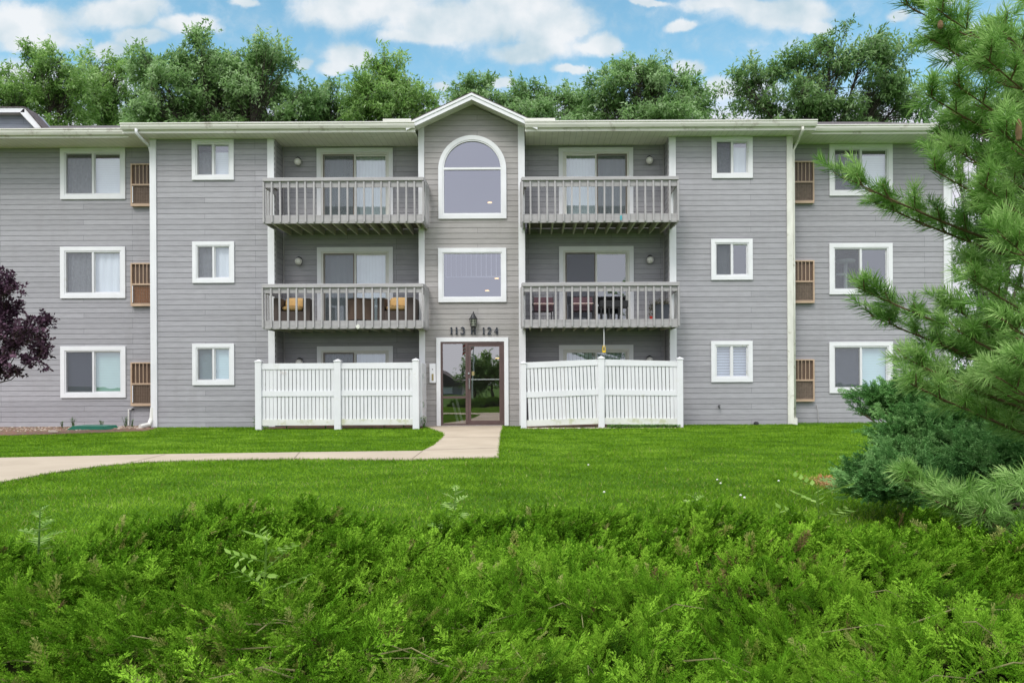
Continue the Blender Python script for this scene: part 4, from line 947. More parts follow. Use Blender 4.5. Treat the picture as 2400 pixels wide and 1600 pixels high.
t = MB(); t.prism([(x0+.03, zd), (x1-.03, zd), (x1, zd+.36), (x0, zd+.36)], 19.92, 20.2, 'y'); t.box(x0-.01, x1+.01, 19.91, 20.21, zd+.36, zd+.39); t.build('planter_box', M['slatepot'], root)
nl = 420; c = np.stack([RNG.uniform(x0-.12, x1, nl), RNG.uniform(19.9, 20.2, nl), zd+.38+np.abs(RNG.normal(0, .06, nl))], 1)
m_ = c[:, 0] < x0+.02; c[m_, 2] -= RNG.uniform(0, .28, m_.sum())
u = RNG.normal(0, 1, (nl, 3)); u /= np.linalg.norm(u, axis=1)[:, None]; v = np.cross(u, RNG.normal(0, 1, (nl, 3))); v /= np.linalg.norm(v, axis=1)[:, None]
D4 = np.stack([c-u*.03, c+v*.012, c+u*.03, c-v*.012], 1); M['dryplant'] = leaf_mat('dried_plant', (.05, .05, .03), (.15, .14, .09), (.36, .32, .26)); np_mesh('dried_leaves', D4, 4, M['dryplant'], root, RNG.uniform(0, 1, nl))
x, _, z = Q(1495.5, 727, 19.95); t = MB(); t.lathe((x, 19.95, zd), [(.03, 0), (.045, .08), (.048, .085), (.04, .08)], 14)
tag(t.build('flower_pot', M['red']), 'tiny red pot on the deck beside the slate planter', 'pot')
# hanging handle on a cord under the balcony
x, _, z = Q(1387, 755, YB+.1); zt = z; zh = QZ(1387, 797, YB+.1); root = empty('hanging_cord', (x, YB+.1, zt), 'white cord with a yellow handle hanging from the right balcony', 'cord')
t = MB(); t.tube([(x, YB+.1, zt+.02), (x+.003, YB+.1, (zt+zh)/2), (x, YB+.1, zh)], .011, 6); t.build('cord', M['white'], root)
t = MB(); t.tube([(x-.03, YB+.1, zh-.02), (x-.02, YB+.1, zh+.03), (x+.02, YB+.1, zh+.03), (x+.03, YB+.1, zh-.02), (x+.035, YB+.1, zh-.1), (x-.035, YB+.1, zh-.1), (x-.03, YB+.1, zh-.02)], .013, 6); t.box(x-.04, x+.04, YB+.085, YB+.115, zh-.14, zh-.09); t.build('handle', M['yellow'], root)
p = Q(1386.5, 508+6, YB-.06)
xt, _, zt_ = Q(1425, 501, YB-.05); t = MB(); 
t.box(QX(1426.5, YB-.06, 500)-.024, QX(1426.5, YB-.06, 500)+.024, YB-.054, YB-.049, QZ(1426, 506, YB), QZ(1426, 496, YB)); t.build('paint_patch', M['teal'], bld)

# ------------------------------------------------------------------ small things by the wall
x, y = PG(192, 1009); t = MB(); t.prism([(x-.52, .013), (x+.50, .013), (x+.44, .10), (x-.36, .11)], 19.75, 20.35, 'y')
tag(t.build('utility_lid', M['greenlid']), 'flat green plastic lid lying in the mulch bed', 'lid')
def rock(x, y, r, z=0):
    t = MB(); n, m = 9, 6; vs = []; fs = []
    for i in range(m+1):
        th_ = -math.pi/2+math.pi*i/m
        for k in range(n): ph = 2*math.pi*k/n; rr = r*random.uniform(.82, 1.12); vs.append((x+rr*math.cos(th_)*math.cos(ph)*1.3, y+rr*math.cos(th_)*math.sin(ph), z+max(-.01, rr*.62*math.sin(th_)+r*.4)))
    for i in range(m):
        for k in range(n): q = i*n+k; w_ = i*n+(k+1) % n; fs.append((q, w_, w_+n, q+n))
    t.add(vs, fs); return t
x, y = PG(119, 1016.5); tag(rock(x, y+.1, .09).build('rock', M['stone'], smooth=True), 'pale round rock at the edge of the mulch bed', 'rock')
# gravel stuff
def pebbles(n, xr, yr, s0, s1, name, label, mat, zb=.01):
    P_ = np.stack([RNG.uniform(*xr, n), RNG.uniform(*yr, n), np.full(n, zb)], 1); s = RNG.uniform(s0, s1, n)
    base = np.array([(1, 0, 0), (0, 1, 0), (-1, 0, 0), (0, -1, 0), (0, 0, 1), (0, 0, -1)], float); F = [(0, 1, 4), (1, 2, 4), (2, 3, 4), (3, 0, 4)]
    T = np.array([[base[i] for i in f] for f in F]).reshape(-1, 3)
    a = RNG.uniform(0, 6.28, n); ca, sa = np.cos(a), np.sin(a)
    Rm = np.zeros((n, 3, 3)); Rm[:, 0, 0] = ca; Rm[:, 0, 1] = -sa; Rm[:, 1, 0] = sa; Rm[:, 1, 1] = ca; Rm[:, 2, 2] = .6
    sc = np.stack([s*RNG.uniform(.8, 1.5, n), s, s], 1)
    V = np.einsum('nij,tj->nti', Rm, T) * sc[:, None, :] + P_[:, None, :]
    return tag(np_mesh(name, V, 3, mat, None, np.repeat(RNG.uniform(0, 1, n), 4)), label, 'mulch' if 'mulch' in name else 'gravel', kind='stuff')
M['pebble'] = leaf_mat('mixed_pebbles', (.12, .075, .05), (.30, .21, .15), (.52, .45, .38), .9, 0.0, 3)
pebbles(1300, (QX(255, YM), QX(345, YM)), (20.05, 21.2), .02, .05, 'gravel', 'brown gravel by the downspout at the foot of the left wing', M['pebble'])
pebbles(1500, (-22, QX(250, YM)), (19.2, 21.2), .012, .04, 'mulch_chips', 'scattered brown mulch chips in the bed along the left wing', M['pebble'])
M['pebblepale'] = leaf_mat('pale_pebbles', (.25, .19, .14), (.42, .34, .26), (.6, .55, .48), .9, 0.0, 3)
pebbles(1500, (FR0+.1, FR1-.1), (19.3, 19.8), .012, .03, 'pale_gravel', 'pale gravel showing under the sagging white fence', M['pebblepale'])

# ------------------------------------------------------------------ foliage helpers
def unit(a): return a / (np.linalg.norm(a, axis=-1, keepdims=True) + 1e-9)
def diamonds(c, u, v, L, W):
    """leaf-shaped quads: centre c, long axis u, width axis v"""
    L = np.asarray(L).reshape(-1, 1); W = np.asarray(W).reshape(-1, 1)
    return np.stack([c-u*L/2, c+v*W/2-u*L*.08, c+u*L/2, c-v*W/2-u*L*.08], 1)
def frames(d, roll=None):
    """rotation matrices whose x axis follows d"""
    n = len(d); d = unit(d); up = np.tile([0, 0, 1.], (n, 1)); y = unit(np.cross(up, d) + 1e-4); z = np.cross(d, y)
    a = RNG.uniform(-.5, .5, n) if roll is None else roll
    y2 = y*np.cos(a)[:, None] + z*np.sin(a)[:, None]; z2 = np.cross(d, y2)
    return np.stack([d, y2, z2], 2)
def instance(tmpl, Rm, pos, s):
    return np.einsum('nij,tj->nti', Rm, tmpl.reshape(-1, 3)) * np.asarray(s)[:, None, None] + pos[:, None, :]

def broad_tree(name, label, x, Y, lobes, trunk_top, n_leaf, leaf=(.17, .06), mat='leafA', trunk_r=.2, group=None, cat='tree', droop=.5, bark='bark', spread=.24, nclu=None, base_z=0):
    """lobes: (X, Z, rx, rz) in metres at distance Y"""
    root = empty(name, (x, Y, base_z), label, cat, group)
    t = MB(); top = Vector((x, Y, trunk_top))
    mid = Vector((x+random.uniform(-.15, .15), Y, (base_z+trunk_top)/2))
    t.tube([(x, Y, base_z), mid, top], [trunk_r, trunk_r*.8, trunk_r*.62], 9)
    area = sum(l[2]*l[3] for l in lobes); Cs, Us, Ts, Ns = [], [], [], []
    for (lx, lz, rx, rz) in lobes:
        ly = Y + random.uniform(-.5, .5)*rx; lc = Vector((lx, ly, lz))
        st = top if random.random() < .6 else mid.lerp(top, random.uniform(.5, 1))
        tip = Vector((lx+random.uniform(-.2, .2)*rx, ly, lz+rz*.55)); m1 = st.lerp(tip, .5) + Vector((0, 0, -.12*(tip-st).length))
        r0 = trunk_r*.38*min(1.2, .5+rz*.3)
        t.tube([st, st.lerp(m1, .6)+Vector((0, 0, .05)), m1, m1.lerp(tip, .6), tip], [r0, r0*.8, r0*.6, r0*.35, r0*.1], 6)
        nc = max(6, int((nclu or n_leaf/20) * rx*rz/area))
        nsub = 9; sd = unit(RNG.normal(0, 1, (nsub, 3))); sd[0] *= 0; sr = RNG.uniform(.5, 1.02, nsub); subc = sd*sr[:, None]*np.array([rx, rx*.9, rz]); ss = RNG.uniform(.26, .46, nsub)
        wi = RNG.integers(0, nsub, nc); d = unit(RNG.normal(0, 1, (nc, 3))); rad = RNG.uniform(.1, 1, nc)**(1/2.0)
        cc = np.array(lc) + subc[wi] + d*(rad*ss[wi])[:, None]*np.array([rx, rx*.9, rz]); subt = RNG.normal(0, .13, nsub)[wi]
        for i in range(0, nc, 2):
            c0 = Vector(cc[i]); q = m1.lerp(tip, random.uniform(.1, 1)); rb = r0*.22
            k = q.lerp(c0, .5) + Vector((0, 0, random.uniform(-.1, .1)))
            t.tube([q, k, c0], [rb, rb*.6, .006], 4, cap=False)
        per = max(4, int(n_leaf*rx*rz/area/nc))
        out = unit(cc - np.array([lx, ly, lz-.6*rz]))
        td = unit(out*.8 + RNG.normal(0, .45, (nc, 3)) + np.array([0, 0, .08])); tl = leaf[0]*RNG.uniform(1.8, 3.6, nc)       # leaves sit along twigs
        sp_ = RNG.uniform(-.5, 1, nc*per); T_ = np.repeat(td, per, 0); pr = unit(RNG.normal(0, 1, (nc*per, 3)))
        c = np.repeat(cc, per, 0) + T_*(sp_*np.repeat(tl, per))[:, None] + pr*(leaf[0]*(.45 + .35*(1-sp_)))[:, None]; c[:, 2] -= .25*leaf[0]*np.abs(sp_)**2*2
        u = unit(T_*.55 + pr*.9 + RNG.normal(0, .25, (nc*per, 3)) + np.array([0, 0, -droop]))
        Cs.append(c); Us.append(u); Ns.append(np.repeat(out, per, 0)*.6 + np.array([0, 0, .7]) + RNG.normal(0, .5, u.shape)); Ts.append(np.repeat(RNG.normal(.5, .13, nc)+subt, per) + RNG.normal(0, .14, nc*per))
    t.build('trunk', M[bark], root, fix=False)
    c = np.concatenate(Cs); u = np.concatenate(Us); v = unit(np.cross(u, np.concatenate(Ns)))      # blades face outwards and up
    n = len(c); sc = RNG.uniform(.7, 1.25, n)
    np_mesh('crown', diamonds(c, u, v, leaf[0]*sc, leaf[1]*sc), 4, M[mat], root, np.concatenate(Ts))
    return root
M['leafA'] = leaf_mat('ash_leaves', (.11, .22, .05), (.25, .42, .10), (.46, .62, .27), .35, .6, 1.2, .5)  # pale ends of the tree leaf ramps put leaf sheen into the colour
M['leafB'] = leaf_mat('maple_leaves', (.10, .20, .055), (.23, .39, .125), (.43, .58, .30), .35, .6, 1.2, .5)
M['leafC'] = leaf_mat('deep_green_leaves', (.085, .17, .045), (.20, .35, .11), (.41, .55, .28), .35, .6, 1.2, .5)
M['plumleaf'] = leaf_mat('purple_plum_leaves', (.03, .014, .024), (.075, .038, .062), (.18, .10, .14), .45, .15)
def qlobes(lst, D): 
    out = []
    for (x, y, rx, ry) in lst:
        p = Q(x, y, D); k = D/F_PX*1.0204; out.append((p[0], p[2], rx*k, ry*k))
    return out
TREES = [
 ('tall ash tree behind the left wing under the leftmost cloud', 70, 36, [(20, 205, 75, 75), (80, 165, 60, 62), (150, 150, 48, 50), (40, 260, 90, 60), (100, 285, 120, 25), (150, 240, 75, 60), (170, 190, 60, 60), (-60, 190, 70, 70)], 26000, 'leafA'),
 ('narrow ash tree squeezed beside the tallest broad tree', 265, 39, [(265, 190, 60, 60), (225, 165, 50, 55), (250, 250, 75, 50), (300, 220, 55, 55), (215, 215, 40, 45), (270, 280, 90, 30)], 15000, 'leafA'),
 ('tallest broad leafy tree behind the left half of the main block', 510, 34, [(530, 120, 70, 58), (410, 135, 75, 55), (350, 160, 50, 60), (620, 150, 70, 55), (470, 190, 100, 70), (600, 220, 95, 65), (380, 230, 90, 60), (690, 215, 50, 50), (500, 260, 110, 50), (560, 165, 90, 70), (465, 110, 45, 40), (430, 275, 80, 30), (620, 275, 80, 32), (350, 270, 60, 30)], 52000, 'leafB'),
 ('small low tree in the dip beside the tallest broad tree', 765, 37, [(750, 235, 55, 45), (800, 250, 50, 40), (760, 275, 70, 40), (715, 245, 45, 45)], 11000, 'leafC'),
 ('pointed tree behind the roof just left of the entrance gable', 900, 35, [(890, 140, 42, 42), (850, 190, 55, 48), (935, 185, 60, 48), (895, 215, 80, 60), (980, 230, 55, 40), (840, 250, 60, 40), (930, 260, 80, 40), (880, 280, 110, 25)], 22000, 'leafA'),
 ('thin tree rising over the peak of the entrance gable', 1085, 38, [(1060, 190, 28, 32), (1105, 200, 32, 35), (1085, 235, 60, 35), (1150, 235, 45, 35)], 7500, 'leafC'),
 ('low round tree behind the roof right of the gable', 1240, 37, [(1215, 215, 45, 42), (1270, 215, 45, 42), (1240, 255, 75, 40), (1320, 235, 50, 45), (1180, 250, 45, 35), (1260, 280, 90, 22)], 13000, 'leafB'),
 ('wide leafy tree behind the right half of the main block', 1480, 35, [(1470, 165, 62, 48), (1540, 175, 50, 45), (1400, 190, 50, 45), (1480, 220, 95, 55), (1590, 215, 48, 50), (1380, 240, 70, 45), (1560, 255, 85, 40), (1450, 265, 85, 35), (1500, 285, 120, 25), (1350, 280, 60, 25)], 29000, 'leafB'),
 ('open airy tree with visible limbs behind the right wing', 1890, 34, [(1905, 115, 62, 46), (1985, 108, 70, 46), (1740, 170, 62, 52), (1830, 140, 60, 50), (2060, 130, 75, 60), (1900, 190, 105, 65), (1760, 240, 80, 45), (2010, 215, 105, 65), (1700, 190, 45, 42), (2090, 230, 70, 60), (1880, 265, 110, 35), (1740, 280, 80, 28), (1990, 285, 110, 25), (1820, 225, 80, 50)], 36000, 'leafC'),
 ('shady tree beyond the right end of the building behind the pine', 2290, 30, [(2260, 330, 80, 70), (2330, 250, 90, 90), (2270, 450, 70, 70), (2340, 520, 90, 90), (2250, 600, 50, 80), (2300, 720, 80, 80), (2250, 810, 50, 60), (2390, 380, 90, 90), (2180, 260, 60, 55), (2350, 850, 90, 60)], 30000, 'leafC'),
]
for (lab, xq, D, lob, n, mt) in TREES:
    L_ = qlobes([(x_, y_+(12 if y_ < 300 else 0), rx_, ry_) for x_, y_, rx_, ry_ in lob], D); zmin = min(l[1] for l in L_); bx_ = QX(xq, D, 300)
    broad_tree('broadleaf_tree', lab, bx_, D, L_, max(2.0, zmin - (1.2 if zmin > 6 else -1)), n, mat=mt, trunk_r=.24, group='trees behind the building', leaf=(.20, .07) if mt != 'leafA' else (.21, .065), spread=.17)
# purple plum
L_ = qlobes([(5, 700, 42, 60), (42, 790, 60, 42), (-50, 760, 80, 90), (82, 815, 32, 25), (20, 650, 20, 40), (28, 668, 20, 16), (75, 745, 35, 24), (20, 835, 50, 30), (-60, 660, 50, 60)], 17)
broad_tree('plum_tree', 'purple-leaved plum tree reaching in front of the left wing', QX(-45, 17, 900), 17, L_, 1.0, 17000, (.075, .05), 'plumleaf', .08, spread=.08, droop=.2, bark='barkdark', nclu=700)

# ------------------------------------------------------------------ juniper sprig template
def sprig_template(L=1.0, nb=15, seed=1, up=.12, ll=.078, lw=.026, sp=.040):
    r = np.random.default_rng(seed); C, U, V, LL, WW, TT = [], [], [], [], [], []
    def add(p, d, l, w, t):
        d = unit(np.array(d, float)); v = unit(np.cross(d, r.normal(0, 1, 3))); C.append(p+d*l/2); U.append(d); V.append(v); LL.append(l); WW.append(w); TT.append(t)
    def cord(p, d, nrm, bl, t0, t1, tt):
        d = unit(d); side = unit(np.cross(nrm, d)); add(p, d, bl, lw*.6, tt); n_ = max(3, int(bl/sp))
        for k in range(n_):
            f = (k+.4)/n_
            for sg in (-1, 1):
                e = unit(d + side*sg*r.uniform(.45, .8) + nrm*r.uniform(-.35, .45)); add(p+d*bl*f, e, ll*r.uniform(.75, 1.25), lw, tt + .16*f + r.normal(0, .03))
    nrm = np.array([0, 0, 1.])
    for i in range(nb):
        t = .06 + .90*i/nb; s = 1 if i % 2 else -1; bl = .42*(1-.62*t)*r.uniform(.75, 1.2)
        cord(np.array([t*L, 0, up*t*t]), np.array([1, s*r.uniform(.55, .95), r.uniform(-.1, .35)]), unit(nrm + r.normal(0, .2, 3)), bl, 0, 1, .34 + .22*t)
    cord(np.array([.55*L, 0, up*.3]), np.array([1, 0, up*.7]), nrm, .5, 0, 1, .62)
    return diamonds(np.array(C), np.array(U), np.array(V), LL, WW), np.array(TT)
SPR = [sprig_template(seed=s, nb=nb, up=u) for s, nb, u in ((1, 12, .12), (2, 13, .25), (3, 11, .0), (4, 12, .35))]
SPR_BIG = [sprig_template(seed=s+10, nb=nb, up=u, ll=.125, lw=.050, sp=.072) for s, nb, u in ((1, 11, .12), (2, 12, .25), (3, 10, .0), (4, 11, .35))]
def scatter_sprigs(name, pos, dirs, size, mat, parent, tint=None, SPR=SPR):
    k = len(pos); which = RNG.integers(0, len(SPR), k); Vs, Ts = [], []
    base = RNG.normal(0, .14, k) if tint is None else tint
    for i, (T, tt) in enumerate(SPR):
        m = which == i
        if not m.any(): continue
        V = instance(T, frames(dirs[m], RNG.uniform(-1, 1, m.sum())), pos[m], size[m]); Vs.append(V.reshape(-1, 3)); Ts.append((tt[None, :] + base[m][:, None]).ravel())
    return np_mesh(name, np.concatenate(Vs), 4, mat, parent, np.concatenate(Ts))
M['juniper'] = leaf_mat('bright_juniper_sprays', (.017, .053, .003), (.072, .188, .006), (.21, .39, .03), .6, .04, 1.8, .05)
M['juniperblue'] = leaf_mat('blue_green_juniper_sprays', (.035, .10, .026), (.12, .29, .075), (.30, .52, .18), .6, .15, 3, .05)

# ------------------------------------------------------------------ foreground juniper bed
bmp = [(RNG.uniform(-3.6, 4.8), RNG.uniform(1.0, 5.0), RNG.uniform(.09, .22), RNG.choice([-1, 1])*RNG.uniform(.03, .085)) for _ in range(420)]
bmp += [(-2.25, 4.3, .45, .09), (-3.2, 4.5, .5, -.22), (-2.9, 3.9, .3, -.05), (.4, 4.4, .4, .05), (-1.2, 4.35, .35, .05), (-.7, 4.4, .25, -.05)]
def hedge_back(x): return 4.90 + .07*np.sin(x*2.1+.5) + .12*np.sin(x*5.3) + np.where(x < -2.2, -(x+2.2)*-.35, 0) + .10*np.clip(x-1, 0, 3)
def hedge_h(x, y):
    h = np.full_like(x, .325)
    for (bx, by, br, bh) in bmp: h += bh*np.exp(-((x-bx)**2+(y-by)**2)/(2*br*br))
    h = np.clip(h, .20, .50); e = np.clip((hedge_back(x)-y)/.25, 0, 1); return h*np.sqrt(e)
gx, gy = np.meshgrid(np.linspace(-4, 5.2, 150), np.linspace(.3, 5.3, 90)); hz = hedge_h(gx, gy)
hz = np.where(hz > .12, hz-.19, -.02)
t = MB(); vs = np.stack([gx, gy, hz], -1).reshape(-1, 3); nx = 150
fs = [(j*nx+i, j*nx+i+1, (j+1)*nx+i+1, (j+1)*nx+i) for j in range(89) for i in range(149)]
t.add(vs, fs)
M['litter'] = plain('gap_shade_twig_litter', (.010, .014, .004), .95, .5, 25, stain=((.035, .028, .012), .55, 30), bmp=.8, spec=0)  # twig litter coloured near black, so shade in the gaps is painted in
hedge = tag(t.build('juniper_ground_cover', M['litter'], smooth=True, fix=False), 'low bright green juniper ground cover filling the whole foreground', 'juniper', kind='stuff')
def in_view(x, y, pad=.25): return (x > -(y*.70+pad)) & (x < y*.66+pad)
N_ = 8000; y = np.sqrt(RNG.uniform(1.35**2, 5.0**2, N_)); x = RNG.uniform(-1, 1, N_)*(y*.72+1.15); m = in_view(x, y, 1.15) & (y < hedge_back(x)-.02)
dens = np.clip(1.25 - .12*y, .55, 1); gap = np.zeros(N_)
for (bx, by, br, bh) in bmp[:110]:
    gap += (bh < 0)*np.exp(-((x-bx)**2+(y-by)**2)/(2*(br*.35)**2))
m &= RNG.uniform(0, 1, N_) < dens*(1-.6*np.clip(gap, 0, 1)); x, y = x[m], y[m]; h = hedge_h(x, y); k = len(x)
e = .03; gxn = (hedge_h(x+e, y)-h)/e; gyn = (hedge_h(x, y+e)-h)/e
az = RNG.uniform(0, 6.28, k); drift = np.stack([np.cos(az), np.sin(az)], 1)*.8 + np.stack([-gxn, -gyn], 1)*.5 + np.array([.25, -.15])
d = np.concatenate([drift, (RNG.uniform(.15, 1.1, k))[:, None]], 1)
depth = RNG.uniform(0, 1, k)**1.5*.13
pos = np.stack([x, y, np.maximum(h-depth-.05, .01)], 1)
size = RNG.uniform(.06, .115, k)
tn = RNG.normal(0, .15, k)
# the sprays grow in fans: each tuft leans one way and opens upwards
nt_ = 5400; yt = np.sqrt(RNG.uniform(1.3**2, 5.0**2, nt_)); xt_ = RNG.uniform(-1, 1, nt_)*(yt*.72+1.15); mt_ = in_view(xt_, yt, 1.15) & (yt < hedge_back(xt_)-.03); xt_, yt = xt_[mt_], yt[mt_]
ht = hedge_h(xt_, yt); lift = RNG.uniform(-.07, .045, len(xt_)); ang = 1.2*np.sin(xt_*1.7+.6)+1.1*np.sin(yt*2.3+xt_)+RNG.normal(0, .55, len(xt_)); lean = np.stack([np.cos(ang), np.sin(ang)*.8-.2, RNG.uniform(.10, .75, len(xt_))], 1)
per = 12; P0 = np.repeat(np.stack([xt_, yt, ht-.10+lift], 1), per, 0); Ld = np.repeat(unit(lean), per, 0); fan = unit(Ld + RNG.normal(0, .38, P0.shape)); out_ = RNG.uniform(.0, .09, len(P0)); tsz = RNG.uniform(.055, .105, len(P0))
P1 = P0 + fan*out_[:, None] + RNG.normal(0, .012, P0.shape); T1 = np.repeat(RNG.normal(.02, .16, len(xt_)), per) + RNG.normal(0, .07, len(P0))
pos = np.concatenate([pos-unit(d)*size[:, None]*.4-[0, 0, .07], P1]); d = np.concatenate([d, fan]); size = np.concatenate([size, tsz]); tn = np.concatenate([tn, T1])
yel = (RNG.random(len(pos)) < .035 + .35*np.exp(-((pos[:, 0]+1.0)**2+(pos[:, 1]-2.35)**2)/.10) + .3*np.exp(-((pos[:, 0]+.25)**2+(pos[:, 1]-2.3)**2)/.03))
brn = (RNG.random(len(pos)) < .003 + .3*np.exp(-((pos[:, 0]-.95)**2/.12+(pos[:, 1]-3.55)**2/.02)) + .5*np.exp(-((pos[:, 0]-.1)**2+(pos[:, 1]-2.2)**2)/.012))
M['juniperdry'] = leaf_mat('yellowing_juniper_sprays', (.10, .12, .02), (.22, .25, .05), (.40, .42, .14), .6, .2, 1.8, .1)
M['juniperdead'] = leaf_mat('dead_brown_juniper_sprays', (.045, .035, .01), (.10, .078, .025), (.19, .15, .05), .8, .1, 1.8, .1)
for nm, mk, mt2 in (('juniper_sprays', ~(yel | brn), 'juniper'), ('yellowing_sprays', yel & ~brn, 'juniperdry'), ('dead_sprays', brn, 'juniperdead')): 
    far = pos[:, 1] > 3.5
    scatter_sprigs(nm, pos[mk & ~far], d[mk & ~far], size[mk & ~far], M[mt2], hedge, tn[mk & ~far])
    scatter_sprigs(nm, pos[mk & far], d[mk & far], size[mk & far]*1.2, M[mt2], hedge, tn[mk & far], SPR=SPR_BIG)
# long arching shoots
k = 300; y = RNG.uniform(1.8, 4.5, k); x = RNG.uniform(-1, 1, k)*y*.68; h = hedge_h(x, y); az = RNG.normal(.25, .9, k); sg = np.where(RNG.random(k) < .6, 1, -1)
d = np.stack([sg*np.cos(az), np.sin(az)*.6, RNG.uniform(.1, .55, k)], 1); pos = np.stack([x, y, h-.04], 1)
ok = h > .1
scatter_sprigs('juniper_shoots', pos[ok], d[ok], RNG.uniform(.12, .20, k)[ok], M['juniper'], hedge, RNG.normal(.22, .1, k)[ok])
# bare twigs and stems
t = MB()
for _ in range(110):
    y = random.uniform(1.7, 3.2); x = random.uniform(-1, 1)*y*.66; a = random.uniform(0, 6.28); l = random.uniform(.12, .4)
    hh = float(hedge_h(np.array([x]), np.array([y]))[0])
    if hh < .12: continue
    z = hh-random.uniform(.05, .12); p = Vector((x, y, z)); q = p+Vector((math.cos(a)*l, math.sin(a)*l*.6, random.uniform(-.02, .09))); t.tube([p, p.lerp(q, .5)+Vector((random.uniform(-.03, .03), 0, .03)), q], [.003, .0022, .001], 4, cap=False)
M['drytwig'] = plain('pale_dry_twig', (.21, .20, .08), .9, .25, 12)
t.build('juniper_twigs', M['drytwig'], hedge, fix=False)

# ------------------------------------------------------------------ lawn blades
M['grass'] = leaf_mat('lawn_blades', (.06, .135, .005), (.135, .28, .010), (.27, .44, .04), .6, .3, 1.1, .08)
def blades(n, ymin, ymax, h0, h1, power, wfac=1.0, xr=None, mask=None):
    q = RNG.uniform(0, 1, n); y = (ymin**power + q*(ymax**power-ymin**power))**(1/power); x = RNG.uniform(-1, 1, n)*(y*.72+2.2) + y*-.01
    return x, y
def lawn():
    n = 520000; x, y = blades(n, 4.0, 20.6, 0, 0, .75)
    keep = ~poly_contains(path_poly, x, y) & ~poly_contains(bed_poly, x, y)
    fb = (y > 19.62) & (((x > QX(589, 19.5)) & (x < QX(963, 19.5))) | ((x > FR0) & (x < FR1)))
    fr = (y > 19.38) & (x > FR0+.05) & (x < FR1-.05)
    keep &= ~fb & ~fr & ~((y > YM-.02)) & (y > hedge_back(x)-.6)
    x, y = x[keep], y[keep]; k = len(x)
    hgt = RNG.uniform(.018, .034, k) * (1 + .25*np.sin(x*1.3+y*.7)*np.sin(y*1.9))
    w = .0035 + .00065*y; lean = RNG.normal(0, .8, (k, 2))*hgt[:, None]; a = RNG.uniform(0, 3.14, k)
    b = np.stack([x, y, np.zeros(k)], 1); s = np.stack([np.cos(a)*w/2, np.sin(a)*w/2, np.zeros(k)], 1); tip = b + np.concatenate([lean, hgt[:, None]], 1)
    V = np.stack([b-s, b+s, tip], 1)
    patch = .09*np.sin(x*.9+1)*np.sin(y*.55) + .08*np.sin(x*2.1+y*2.3+np.sin(x*5)) + .08*np.sin(y*7+2*np.sin(x*1.7)) + .06*np.sin(x*9+3*np.sin(y*6))
    tag(np_mesh('grass', V, 3, M['grass'], None, RNG.normal(.5, .17, k)+patch), 'short bright green grass blades of the mown lawn', 'grass', kind='stuff')
    kd = 26000; yd = 4.4 + RNG.random(kd)**1.6*9; xd = RNG.uniform(-1, 1, kd)*(yd*.70+.4); okd = ~poly_contains(path_poly, xd, yd) & (RNG.random(kd) < .35 + .65*np.exp(-(yd-4.4)/1.3)) & (np.sin(xd*2.3+np.sin(yd*3))*np.sin(yd*1.7+xd) > -.35)
    xd, yd = xd[okd], yd[okd]; kd = len(xd); a = RNG.uniform(0, 3.14, kd); wd = .003+.0005*yd; b = np.stack([xd, yd, np.zeros(kd)], 1); s_ = np.stack([np.cos(a)*wd/2, np.sin(a)*wd/2, np.zeros(kd)], 1); tip = b + np.stack([RNG.normal(0, .018, kd), RNG.normal(0, .018, kd), RNG.uniform(.025, .05, kd)], 1)
    M['thatch'] = leaf_mat('tan_thatch_blades', (.16, .15, .04), (.30, .31, .09), (.46, .46, .20), .8, .2, 1.1, .05)
    tag(np_mesh('dry_grass', np.stack([b-s_, b+s_, tip], 1), 3, M['thatch'], None, RNG.uniform(.1, .9, kd)), 'tan dry blades mixed into the lawn near the juniper', 'grass', kind='stuff')
    # longer fringe along path edges
    pts = []; pp = np.array(path_poly)
    for i in range(len(pp)-1):
        a_, b_ = pp[i], pp[i+1]; ln = np.linalg.norm(b_-a_)
        if i in (13,): continue
        nn = int(ln*170); tt = RNG.uniform(0, 1, nn)[:, None]; pts.append(a_+(b_-a_)*tt + RNG.normal(0, .012, (nn, 2)))
    # fringe along building and fences
    for (xa, xb, yy) in ((X_LC, QX(590, 19.5), YM-.05), (QX(1568, 19.5), X_RC, YM-.05), (X_RC, X_RW, YR-.05), (QX(589, 19.5), QX(963, 19.5), 19.6), (FR0, FR1, 19.36)):
        nn = int((xb-xa)*220); pts.append(np.stack([RNG.uniform(xa, xb, nn), yy+RNG.normal(0, .025, nn)], 1))
    q = np.concatenate(pts); q = q[(q[:, 1] < 21.3) & (q[:, 1] > 5)]; k = len(q); hgt = RNG.uniform(.02, .055, k); w = .006
    a = RNG.uniform(0, 3.14, k); b = np.stack([q[:, 0], q[:, 1], np.zeros(k)], 1); s = np.stack([np.cos(a)*w, np.sin(a)*w, np.zeros(k)], 1); tip = b+np.concatenate([RNG.normal(0, .35, (k, 2))*hgt[:, None], hgt[:, None]], 1)
    tag(np_mesh('grass_fringe', np.stack([b-s, b+s, tip], 1), 3, M['grass'], None, RNG.normal(.45, .15, k)), 'uncut grass fringe along the path and wall edges', 'grass', kind='stuff')
lawn()

